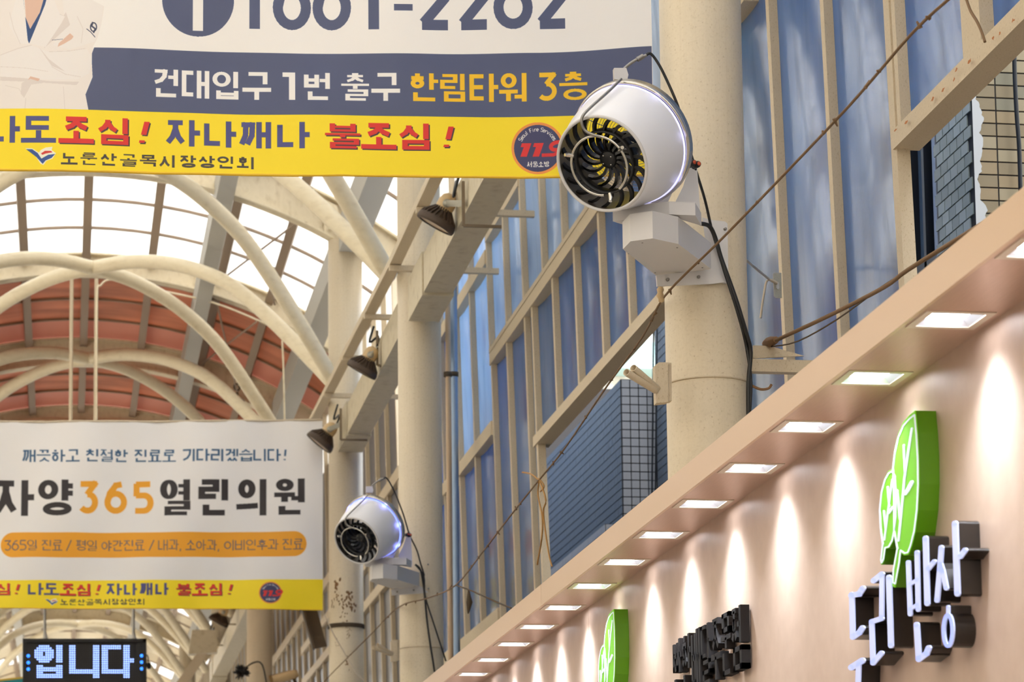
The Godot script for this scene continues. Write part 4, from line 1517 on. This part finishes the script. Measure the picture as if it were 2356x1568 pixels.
# ---------------------------------------------------------------- banners
func cloth(xs: Array, law: Array, rows: Array, z: float, tex: Texture2D, called: String, label: String, ripple: float):
	# xs: metres across; law: height at row 0, rise per metre across, metres per row; rows: [row, sag in metres at each of xs]
	var wide: float = xs[-1] - xs[0]
	var t := thing(called, label, "banner", Vector3(xs[-1], law[0] + law[1] * xs[-1] - law[2] * rows[-1][0], -z))
	var nx := 72
	var ny := 7
	var grid := []
	var uv := []
	for r in rows.size() - 1:
		for k in ny + (1 if r == rows.size() - 2 else 0):
			var f := float(k) / ny
			var lg := []
			var lu := []
			for i in nx + 1:
				var x := lerpf(xs[0], xs[-1], float(i) / nx)
				var j := 0
				while j < xs.size() - 2 and x > xs[j + 1]: j += 1
				var h: float = clampf((x - xs[j]) / (xs[j + 1] - xs[j]), 0, 1)
				h = h * h * (3 - 2 * h) * .5 + h * .5
				var sag: float = lerpf(lerpf(rows[r][1][j], rows[r][1][j + 1], h), lerpf(rows[r + 1][1][j], rows[r + 1][1][j + 1], h), f)
				var row: float = lerpf(rows[r][0], rows[r + 1][0], f)
				var down: float = (row - rows[0][0]) * law[2]
				lg.append(Vector3(x, law[0] + law[1] * x - law[2] * row + sag, -z + ripple * (sin(x * 4.9 + down * 2.1) + .5 * sin(x * 11.3 - down * 5.9 + 1.0))))
				lu.append(Vector2((x - xs[0]) / wide, (row - rows[0][0]) / (rows[-1][0] - rows[0][0])))
			grid.append(lg)
			uv.append(lu)
	var m := mat(Color.WHITE, .55, 0.0, {"backlight_enabled": true, "backlight": Color(.32, .32, .32)})
	m.albedo_texture = tex
	m.texture_repeat = false
	var st := new_st()
	st.set_smooth_group(0)
	for a in grid.size() - 1:
		for i in nx:
			for q in [[a, i], [a + 1, i + 1], [a + 1, i], [a, i], [a, i + 1], [a + 1, i + 1]]:
				st.set_uv(uv[q[0]][q[1]])
				st.add_vertex(grid[q[0]][q[1]])
	obj("cloth", st, m, t)
	st = new_st()
	var hem := []
	for i in range(0, nx + 1, 4): hem.append(grid[-1][i] + Vector3(0, 0, -.004))
	tube(st, hem, .006, 6)
	obj("hem", st, M.hem, t)
	st = new_st()
	var hm2 := []
	for i in range(0, nx + 1, 4): hm2.append(grid[0][i] + Vector3(0, 0, -.004))
	tube(st, hm2, .012, 6)
	obj("top_rod", st, M.frame, t)

func build_banners():
	var white := Color8(246, 240, 232)
	var navy := Color8(82, 88, 118)
	var yellow := Color8(255, 224, 26)
	# near banner
	var xs := [-1.01, -.301, .067, .436, .976, 1.543, 1.983, 2.484]
	var pr := Print.new(4096, 3.494, [-125, 402], .00188, -1.01, [-.29295, .00177825, 4.7376e-8], white)
	# printed portrait: white coat, navy top, folded arms
	var coat := Color8(240, 232, 224)
	var fold := Color8(226, 214, 204)
	var skin := Color8(226, 188, 164)
	var P := func(a): return pts2(a)
	pr.poly(P.call([-60, -125, 120, -125, 175, -10, 215, 5, 238, 18, 232, 60, 222, 95, 214, 110, 210, 150, 213, 180, 200, 215, 204, 262, -200, 262, -200, -30]), Color8(240, 230, 220))
	pr.poly(P.call([140, -8, 205, 0, 236, 16, 232, 60, 218, 100, 160, 118, 120, 108, 150, 60]), coat)
	pr.poly(P.call([150, 30, 160, 60, 100, 116, 108, 96]), fold)
	pr.poly(P.call([134, 33, 152, 42, 148, 56, 158, 66, 150, 60]), fold)
	pr.poly(P.call([0, 132, 70, 108, 110, 124, 200, 118, 212, 140, 205, 175, 180, 190, 90, 192, 0, 186]), coat)
	pr.poly(P.call([88, 112, 118, 158, 150, 172, 112, 142]), fold)
	pr.poly(P.call([0, 184, 50, 188, 120, 196, 182, 196, 176, 204, 110, 200, 40, 196, 0, 194]), fold)
	pr.poly(P.call([52, -40, 104, -40, 98, 20, 66, 74, 58, 50]), skin)
	pr.poly(P.call([50, -20, 56, 40, 68, 70, 90, 30, 106, -30, 118, -60, 110, -10, 66, 104, 60, 90]), Color8(48, 76, 124))
	pr.poly(P.call([48, -30, 64, 106, 44, 104, 18, 60, 34, 0]), coat)
	pr.poly(P.call([112, -30, 136, 36, 148, 40, 140, 56, 104, 112, 66, 104, 92, 50]), coat)
	pr.poly(P.call([134, 104, 160, 80, 168, 88, 164, 94, 148, 104, 132, 112]), skin)
	pr.poly(P.call([70, 184, 92, 190, 88, 196, 62, 196]), skin)
	pr.poly(P.call([50, 200, 70, 190, 100, 200, 72, 204, 56, 236, 48, 226]), fold)
	for l in [[[0, 132, 40, 116, 72, 108], 1.6], [[112, 124, 160, 122, 196, 116], 1.4], [[118, 160, 150, 178, 186, 184], 1.4], [[0, 160, 60, 164, 110, 172], 1.2], [[176, 40, 190, 70, 186, 104], 1.3], [[60, 236, 58, 262], 1.6], [[146, 208, 150, 262], 1.4], [[20, 30, 30, 70, 46, 106], 1.3], [[12, 206, 44, 214, 52, 230], 1.2]]:
		for q in pen(pts2(l[0]), l[1]): pr.poly(q, fold)
	var ink := Color8(62, 66, 88)
	for q in pen(arc(214, 66, 7, 10, 0, 360, 18), 2.6): pr.poly(q, ink)
	for q in pen(pts2([212, 54, 210, 64, 218, 70, 214, 80]), 3.4): pr.poly(q, ink)
	for q in pen(pts2([198, 70, 208, 78, 218, 90]), 1.6): pr.poly(q, ink)
	for j in 8:                                    # embroidery on the chest, too small to read
		for q in pen(pts2([119 + j * 3.2, 97 - j * .3, 120.6 + j * 3.2, 95 - j * .3]), 1.0): pr.poly(q, ink)
	# telephone badge and number
	spot(pr, 455, -3, 83, navy)
	pr.rect(443, -60, 467, 67, white)
	var base := 60.0
	var top := -88.0
	for g in [["6", 628, 716], ["6", 720, 808], ["2", 960, 1043], ["2", 1051, 1133], ["8", 1137, 1228], ["2", 1233, 1315]]:
		mark(pr, g[0], Rect2(g[1], top, g[2] - g[1], base - top), 23, navy)
	for x in [574, 848]:
		pr.rect(x, top, x + 24, base - 1, navy)
		pr.rect(x - 18, top, x + 24, top + 22, navy)
	pr.rect(907, 2, 950, 17, navy)
	# navy strip
	pr.poly(P.call([216, 114, 1500, 114, 1500, 262, 204, 262, 197, 226, 213, 184, 211, 150, 211, 128]), navy)
	pr.rect(-400, 262, 1500, 402, yellow)
	var gold := Color8(250, 196, 28)
	for g in [["건", 350, 413, 0], ["대", 418, 483, 0], ["입", 489, 551, 0], ["구", 558, 624, 0], ["번", 699, 762, 0], ["출", 785, 849, 0], ["구", 854, 920, 0], ["한", 940, 1008, 1], ["림", 1012, 1072, 1], ["타", 1080, 1147, 1], ["워", 1149, 1212, 1], ["3", 1235, 1282, 1], ["층", 1287, 1352, 1]]:
		mark(pr, g[0], Rect2(g[1], 160, g[2] - g[1], 66), 14.0 if g[0] == "1" else 11.0, gold if g[3] else white)
	pr.rect(665, 160, 679, 226, white)
	pr.rect(650, 160, 679, 171, white)
	fire_line(pr, [["심", -140, -64, 1], ["!", -46, -18, 1], ["나", -26, 47, 0], ["도", 50, 130, 0], ["조", 136, 217, 1], ["심", 223, 299, 1], ["!", 316, 336, 1], ["자", 381, 461, 0], ["나", 470, 544, 0], ["깨", 550, 625, 0], ["나", 638, 712, 0], ["불", 747, 828, 1], ["조", 830, 911, 1], ["심", 914, 989, 1], ["!", 1014, 1034, 1]], 279, 340, 12.5)
	bird(pr, 62, 351, .98)
	var dark := Color8(70, 62, 58)
	var gx2 := [142, 187, 232, 278, 323, 367, 414, 457, 501, 546]
	for i in 10: mark(pr, "노룬산골목시장상인회"[i], Rect2(gx2[i], 361, 38, 28), 5.4, dark)
	fire_badge(pr, 1236, 335, 1.0)
	cloth(xs, [5.67855, .03505, .0018812], [[-125, [-.011, -.012, -.01, -.009, -.005, .004, .018, .045]], [114, [-.007, -.004, -.001, -.009, -.018, -.018, -.006, .025]], [262, [.019, .012, .008, -.001, -.009, -.016, -.01, .002]], [402, [.028, .014, .009, .002, -.009, -.012, -.014, -.006]]], 11.3, to_texture(pr), "street_banner", "large near banner with a phone number and yellow fire-safety strip", .008)
	# far banner
	white = Color8(240, 234, 228)
	xs = [-1.979, -.683, .412, 1.522, 2.609]
	pr = Print.new(3072, 4.588, [962, 1404], .00439, -1.979, [-.66968, .00433335, 1.1013e-7], white)
	var blue := Color8(52, 88, 122)
	write(pr, "깨끗하고", 49, 1028, 182, 1057, 4.6, blue)
	write(pr, "친절한", 195, 1028, 293, 1057, 4.6, blue)
	write(pr, "진료로", 307, 1028, 404, 1057, 4.6, blue)
	write(pr, "기다리겠습니다!", 418, 1028, 664, 1057, 4.6, blue)
	var blk := Color8(46, 38, 38)
	var org := Color8(240, 164, 32)
	for g in [["자", -14, 78], ["양", 87, 167], ["열", 368, 440], ["린", 456, 527], ["의", 544, 613], ["원", 631, 701]]:
		mark(pr, g[0], Rect2(g[1], 1099, g[2] - g[1], 84), 15.5, blk)
	for g in [["3", 177, 226], ["6", 240, 292], ["5", 304, 354]]:
		mark(pr, g[0], Rect2(g[1], 1102, g[2] - g[1], 76), 14, org)
	spot(pr, 31, 1251, 29, org)
	spot(pr, 676, 1251, 29, org)
	pr.rect(31, 1222, 676, 1280, org)
	var grey := Color8(112, 98, 104)
	for g in [["365일", 10, 86], ["진료", 96, 144], ["/", 150, 168], ["평일", 175, 224], ["야간진료", 234, 333], ["/", 340, 358], ["내과,", 364, 420], ["소아과,", 427, 508], ["이비인후과", 516, 640], ["진료", 649, 697]]:
		write(pr, g[0], g[1], 1240, g[2], 1264, 2.5, grey)
	pr.rect(-300, 1333, 744, 1404, yellow)
	fire_line(pr, [["심", -10, 26, 1], ["!", 33, 44, 1], ["나", 66, 102, 0], ["도", 103, 138, 0], ["조", 139, 176, 1], ["심", 176, 210, 1], ["!", 218, 229, 1], ["자", 245, 282, 0], ["나", 286, 316, 0], ["깨", 322, 352, 0], ["나", 358, 388, 0], ["불", 406, 440, 1], ["조", 442, 478, 1], ["심", 480, 512, 1], ["!", 522, 532, 1]], 1341, 1371, 5.8)
	bird(pr, 106, 1380, .42)
	for i in 10: mark(pr, "노룬산골목시장상인회"[i], Rect2(141 + i * 19.4, 1380, 17.5, 15), 2.6, dark)
	fire_badge(pr, 622, 1365, .44)
	cloth(xs, [11.47207, .014874, .0043903], [[962, [-.028, -.007, 0, .011, .032]], [1333, [-.002, -.01, -.014, -.013, -.012]], [1404, [.033, .018, .008, .002, -.017]]], 28.1, to_texture(pr), "street_banner", "far white banner with large black and orange clinic lettering", .02)
	# corner of a third hanging sign, bottom left
	var st := new_st()
	slab_z(st, [-60, 1572, 52, 1560, 52, 1600, -60, 1600], 40.0, .05)
	var t := thing("hanging_sign", "teal sign with a yellow edge, just its top at the lower left corner", "sign", PZ(20, 1580, 40.0))
	obj("board", st, M.teal, t)
	st = new_st()
	slab_z(st, [-60, 1568, 52, 1556, 52, 1560, -60, 1573], 39.98, .06)
	obj("edge", st, M.yellow_wire, t)

# ---------------------------------------------------------------- dot-matrix display board
func build_display():
	var z := 33.0
	var t := thing("led_display", "black dot-matrix display board with blue-white lit characters", "display board", PZ(195, 1568, z))
	var st := new_st()
	slab_z(st, [52, 1468, 337, 1468, 338, 1640, 53, 1640], z, .16)
	obj("case", st, M.led_body, t)
	st = new_st()
	slab_z(st, [52, 1468, 337, 1468, 337, 1476, 52, 1476], z - .03, .03)
	slab_z(st, [52, 1468, 60, 1468, 60, 1640, 52, 1640], z - .03, .03)
	slab_z(st, [329, 1468, 337, 1468, 337, 1640, 329, 1640], z - .03, .03)
	obj("frame", st, M.led_body, t)
	var on := {}
	var fill := func(c0, c1, r0, r1):
		for c in range(c0, c1 + 1):
			for r in range(r0, r1 + 1): on[Vector2i(c, r)] = true
	fill.call(2, 6, 0, 0); fill.call(1, 7, 1, 1); fill.call(0, 8, 2, 2); fill.call(0, 3, 3, 4); fill.call(5, 8, 3, 4); fill.call(0, 8, 5, 5); fill.call(1, 7, 6, 6); fill.call(2, 6, 7, 7)
	fill.call(10, 12, 0, 7)
	fill.call(1, 3, 9, 14); fill.call(10, 12, 9, 14); fill.call(4, 9, 10, 11); fill.call(4, 9, 13, 14)
	fill.call(16, 18, 0, 12); fill.call(19, 26, 11, 12); fill.call(27, 29, 0, 14)
	fill.call(31, 39, 0, 1); fill.call(31, 33, 2, 12); fill.call(34, 40, 11, 12); fill.call(41, 43, 0, 14); fill.call(44, 45, 6, 7)
	st = new_st()
	var off := new_st()
	for c in 47:
		for r in 16:
			var p := PZ(81.5 + c * 4.99, 1485.5 + r * 5.08, z)
			var e: SurfaceTool = st if on.has(Vector2i(c, r)) else off
			var rad := .0094 if on.has(Vector2i(c, r)) else .006
			var a := []
			for k in 6: a.append(p + Vector3(rad * cos(TAU * k / 6), rad * sin(TAU * k / 6), .002))
			for k in 6: tri(e, p + Vector3(0, 0, .008), a[k], a[(k + 1) % 6])
	tag(obj("lit_led_dots", st, M.led_blue, t), "", "", "", "stuff")
	tag(obj("dark_led_dots", off, M.led_off, t), "", "", "", "stuff")
	for q in [[65, 1508], [65, 1523.5], [65, 1538.5], [326, 1507.5], [326, 1522.5], [326, 1537.5]]:
		st = new_st()
		lathe(st, [Vector2(.02, 0), Vector2(.016, .012), Vector2(0, .018)], Transform3D(Basis(), PZ(q[0], q[1], z)), 10)
		obj("side_led", st, M.led_cyan, t)
	for u in [103, 307]:
		st = new_st()
		tube(st, [PZ(u, 1380, z + .05), PZ(u, 1452, z + .05), PZ(u + 2, 1472, z + .05)], [.017, .017, .03], 8)
		obj("hanger", st, M.steel, t)
	st = new_st()
	tube(st, smooth([PZ(338, 1505, z), PZ(341, 1512, z), PZ(341, 1522, z)], 3), .008, 6)
	tube(st, [PZ(341, 1524, z), PZ(343, 1538, z)], [.03, .02], 8)
	obj("cable_end", st, M.black, t)

# ---------------------------------------------------------------- the shop canopy
const SY := 3.35
const SX0 := 2.25
const SX1 := 2.492
var lamp_z := []

func build_canopy():
	for k in range(-1, 17): lamp_z.append(-6.316 - .7432 * k)
	var t := thing("sign_canopy", "peach metal shop canopy with fascia, lit soffit and sign wall", "canopy", Vector3(SX1, 0, -12))
	var st := new_st()
	box(st, Vector3(SX0, SY - .002, -19.2), Vector3(SX0 + .012, SY + .1, -12.94))
	obj("fascia_panel", st, M.peach, t)
	st = new_st()
	box(st, Vector3(SX0, SY - .002, -12.935), Vector3(SX0 + .012, SY + .1, -1.5))
	obj("fascia_panel", st, M.peach, t)
	st = new_st()
	box(st, Vector3(SX0 + .014, SY + .08, -19.2), Vector3(SX1 - .002, SY + .095, -1.5))
	obj("top_panel", st, M.peach, t)
	st = new_st()
	var hx0 := 2.271
	var hx1 := 2.467
	var hz := .098
	var prev := -1.5
	for z in lamp_z:
		box(st, Vector3(SX0 + .012, SY, z + hz), Vector3(SX1, SY + .01, prev))
		box(st, Vector3(SX0 + .012, SY, z - hz), Vector3(hx0, SY + .01, z + hz))
		box(st, Vector3(hx1, SY, z - hz), Vector3(SX1, SY + .01, z + hz))
		prev = z - hz
	box(st, Vector3(SX0 + .012, SY, -19.2), Vector3(SX1, SY + .01, prev))
	obj("soffit", st, M.soffit, t)
	for s in [[-19.2, -13.0], [-12.995, -1.5]]:
		st = new_st()
		box(st, Vector3(SX1, 0, s[0]), Vector3(SX1 + .03, SY + .09, s[1]))
		obj("sign_panel", st, M.sign_wall, t)
	for i in lamp_z.size():
		downlight(i, lamp_z[i], (hx0 + hx1) / 2, (hx1 - hx0) / 2, hz)

func downlight(i: int, z: float, x: float, hx: float, hz: float):
	var t := thing("downlight", "square downlight in the canopy soffit, %s" % ("%s counting from the right" % ORD[i - 1] if i > 0 else "just off the right edge of the photo"), "downlight", Vector3(x, SY, z), "square downlights in the canopy soffit")
	var st := new_st()
	var o := .012
	for q in [[-hx, -hx + .022, -hz, hz], [hx - .022, hx, -hz, hz], [-hx + .022, hx - .022, -hz, -hz + .022], [-hx + .022, hx - .022, hz - .022, hz]]:
		box(st, Vector3(x + q[0], SY - .003, z + q[2]), Vector3(x + q[1], SY + .004, z + q[3]))
	obj("trim", st, M.lamp_trim, t)
	st = new_st()
	var a := []
	var b := []
	for c in [[-1, -1], [1, -1], [1, 1], [-1, 1]]:
		a.append(Vector3(x + c[0] * (hx - .022), SY, z + c[1] * (hz - .022)))
		b.append(Vector3(x + c[0] * (hx - .042), SY + .016, z + c[1] * (hz - .036)))
	for k in 4: quad(st, a[k], a[(k + 1) % 4], b[(k + 1) % 4], b[k])
	obj("reflector", st, M.reflector, t)
	st = new_st()
	quad(st, b[0], b[1], b[2], b[3])
	prism(st, [b[0], b[1], b[2], b[3]], Vector3(0, .01, 0))
	obj("lamp_panel", st, M.lamp_glow, t)
	var l := SpotLight3D.new()
	l.name = "lamp_light"
	t.add_child(l, true)
	l.position = Vector3(0, .006, 0)
	l.rotation = Vector3(-PI / 2, 0, 0)
	l.spot_angle = 56
	l.spot_angle_attenuation = 1.0
	l.spot_range = 8
	l.light_energy = LAMP_E
	l.light_size = .06
	l.light_color = Color8(222, 238, 255)
	l.shadow_enabled = true
const LAMP_E := 1.9

func zoomed(a: Array) -> Array:        # survey of the near lettering
	var out := []
	for p in pts2(a): out.append(Vector2(1880 + .4261 * p.x, 900 + .426 * p.y))
	return out

func wall_pieces(st, polys: Array, x: float, thick: float, dz := 0.0, dy := 0.0):
	for q in polys:
		var p := []
		for e in q: p.append(PX(e.x, e.y, x) + Vector3(0, dy, dz))
		prism(st, p, Vector3(thick, 0, 0))

func round_pen(line: Array, t: float) -> Array:
	var out := pen(line, t)
	for p in line: out.append(PackedVector2Array(arc(p.x, p.y, t * .5, t * .5, 0, 330, 11)))
	return out

func tree_logo(dz: float, dy: float, label: String, face: Material):
	var big := zoomed([527, 103, 500, 125, 465, 165, 437, 230, 418, 310, 407, 400, 412, 600, 412, 760, 430, 860, 408, 980, 405, 1050, 418, 1058, 440, 940, 448, 870, 470, 885, 490, 880, 505, 840, 525, 760, 540, 640, 547, 500, 545, 350, 538, 220])
	var small := zoomed([405, 418, 385, 430, 365, 465, 345, 540, 335, 640, 340, 740, 352, 830, 342, 920, 346, 935, 356, 915, 365, 850, 385, 845, 405, 810, 415, 760, 425, 680, 428, 560, 420, 450])
	var x := 2.424
	var t := thing("tree_logo", label, "logo", PX(2060, 1350, x) + Vector3(0, dy, dz), "green leaf logos on the sign wall")
	for lf in [big, small]:
		var st := new_st()
		wall_pieces(st, [lf], x + .004, SX1 - x - .004, dz, dy)
		var body := obj("leaf_body", st, M.green_side, t)
		st = new_st()
		wall_pieces(st, [lf], x, .004, dz, dy)
		obj("leaf_face", st, face, body)
		st = new_st()
		var ctr := Vector2.ZERO
		for p in lf: ctr += p
		ctr /= lf.size()
		var inset := []
		for p in lf: inset.append(p.lerp(ctr, .045))
		inset.append(inset[0])
		var pcs := []
		pcs += round_pen(inset, 3.0)
		wall_pieces(st, pcs, x - .0015, .0015, dz, dy)
		obj("outline", st, M.white_line, body)
	var st := new_st()
	var lines := [[[510, 200, 490, 330, 470, 470, 455, 640, 438, 805], 4.6], [[467, 290, 470, 370, 474, 450], 4.2], [[475, 550, 490, 528, 510, 490], 8.5], [[430, 535, 438, 610, 446, 690], 4.2], [[405, 475, 385, 620, 362, 800], 3.6], [[379, 515, 388, 620], 3.4], [[385, 655, 406, 626], 6.0], [[358, 645, 368, 740], 3.2]]
	for l in lines: wall_pieces(st, round_pen(zoomed(l[0]), l[1]), x - .002, .002, dz, dy)
	obj("branch_lines", st, M.white_line, t)

func channel_letter(label: String, pieces: Array):     # each separate piece of the letter is a part
	var x := 2.424
	var at: Vector2 = zoomed([pieces[0][0][0][0], pieces[0][0][0][1]])[0]
	var t := thing("channel_letter", label, "sign letter", PX(at.x, at.y, x), "white-faced letters on the sign wall")
	for strokes in pieces:
		var st := new_st()
		var sf := new_st()
		for s in strokes:
			var line := zoomed(s[0])
			if s.size() > 2:
				line = []
				for p in arc(s[0][0], s[0][1], s[0][2], s[0][3], 0, 360, 26): line.append(zoomed([p.x, p.y])[0])
			var pcs := round_pen(line, s[1] * .4261 * 1.06)
			wall_pieces(st, pcs, x + .004, SX1 - x - .004)
			wall_pieces(sf, pcs, x, .004)
		var side := obj("letter_side", st, M.letter_side, t)
		obj("letter_face", sf, M.letter_face, side)

func build_sign_letters():
	tree_logo(0, 0, "large near green leaf-tree logo above the white-faced letters", M.green_face)
	var n0 := PX(2103, 946, 2.424)
	var f0 := PX(1411, 1402, 2.424)
	tree_logo(f0.z - n0.z, f0.y - n0.y, "small far green leaf-tree logo near the seam of the sign wall", M.green_face)
	channel_letter("lowest-left white-faced letter, cut off by the bottom of the photo", [[[[245, 1062, 225, 1092, 182, 1102], 27], [[185, 1095, 190, 1322], 25], [[190, 1326, 225, 1302, 242, 1276], 27]], [[[182, 1490, 242, 1452], 30], [[222, 1465, 214, 1740], 24], [[150, 1765, 290, 1700], 26]]])
	channel_letter("second white-faced letter, directly below the green leaf stem", [[[[302, 1022, 348, 985], 26], [[348, 985, 346, 1218], 22], [[346, 1225, 294, 1242], 25], [[292, 1242, 299, 1460], 24], [[299, 1466, 345, 1412], 25]], [[[385, 1003, 396, 1372], 26]]])
	channel_letter("third white-faced letter, right of the green leaf stem", [[[[490, 922, 500, 1202], 22], [[537, 868, 543, 1178], 22], [[500, 1040, 540, 1015], 17], [[500, 1175, 540, 1150], 17]], [[[583, 792, 592, 1145], 26], [[598, 957, 630, 918], 22]], [[[535, 1258, 546, 1440], 27], [[546, 1446, 588, 1414, 600, 1384], 27]]])
	channel_letter("fourth and rightmost white-faced letter, standing highest", [[[[668, 842, 660, 960, 645, 1128], 24], [[674, 962, 695, 1062], 23], [[664, 930, 676, 970], 22]], [[[742, 712, 755, 1092], 28], [[770, 892, 796, 856], 24]], [[[705, 1290, 24, 84], 18, 1], [[705, 1162, 705, 1208], 16]]])
	# dark lettering farther along
	var x := 2.452
	var L := PX(1547, 1475, x)
	var R := PX(1706, 1388, x)
	var word := "반찬배달주문점"
	var top := R.y
	var hgt := .235
	var span := (R.z - L.z)
	var w := span / 7.0
	for i in 7:
		var st := new_st()
		for l in glyph(word[i], Rect2(0, 0, w * .93, hgt), w * .17):
			for q in pen(l, w * .17, flat_pen):
				var p := []
				for e in q: p.append(Vector3(x, top - e.y, L.z + i * w + e.x))
				prism(st, p, Vector3(.034, 0, 0))
		var at := Vector3(x, top - hgt, L.z + i * w)
		var t := thing("dark_letter", "dark grey raised letter on the far sign wall, %s of seven counting from the left" % ORD[i], "sign letter", at, "dark raised letters on the sign wall")
		obj("letter_body", st, M.letter_dark, t)
		st = new_st()
		box(st, Vector3(x + .03, top - hgt * .55, L.z + i * w + w * .3), Vector3(SX1, top - hgt * .5, L.z + i * w + w * .36))
		obj("standoff", st, M.steel, t)

# ---------------------------------------------------------------- everything
func _ready():
	rng.seed = 1
	view = Basis(Vector3.UP, -0.16155) * Basis(Vector3.RIGHT, 0.13173) * Basis(Vector3.BACK, -0.01143)
	var cam := Camera3D.new()
	cam.name = "camera"
	add_child(cam)
	cam.transform = Transform3D(view, EYE)
	var near := .05
	var phys := CameraAttributesPhysical.new()
	phys.frustum_near = near
	phys.frustum_far = 300.0
	phys.frustum_focal_length = 85.0
	phys.exposure_aperture = 6.3
	phys.frustum_focus_distance = 11.6
	cam.attributes = phys
	cam.set_frustum(1568.0 / FOCAL * near, Vector2(0, (MIDY - 784.0) / FOCAL * near), near, 300.0)
	cam.current = true
	var we := WorldEnvironment.new()
	we.name = "world"
	var env := Environment.new()
	env.background_mode = Environment.BG_SKY
	var sky := Sky.new()
	var sm := ProceduralSkyMaterial.new()
	sm.sky_top_color = Color8(228, 236, 248)
	sm.sky_horizon_color = Color8(240, 243, 248)
	sm.ground_bottom_color = Color8(150, 145, 138)
	sm.ground_horizon_color = Color8(200, 196, 188)
	sm.sky_energy_multiplier = 1.0
	sky.sky_material = sm
	env.sky = sky
	env.background_energy_multiplier = SKY_E
	env.tonemap_mode = Environment.TONE_MAPPER_LINEAR
	env.tonemap_exposure = 1.0
	env.sdfgi_enabled = true
	env.ssao_enabled = true
	env.ssil_enabled = true
	we.environment = env
	add_child(we)
	make_materials()
	build_ground()
	build_roof()
	build_roof_frame()
	build_columns()
	build_beams()
	build_glazing()
	build_outside()
	build_canopy()
	build_sign_letters()
	build_banners()
	build_display()
	build_fans()
	build_fittings()
const SKY_E := 7.2
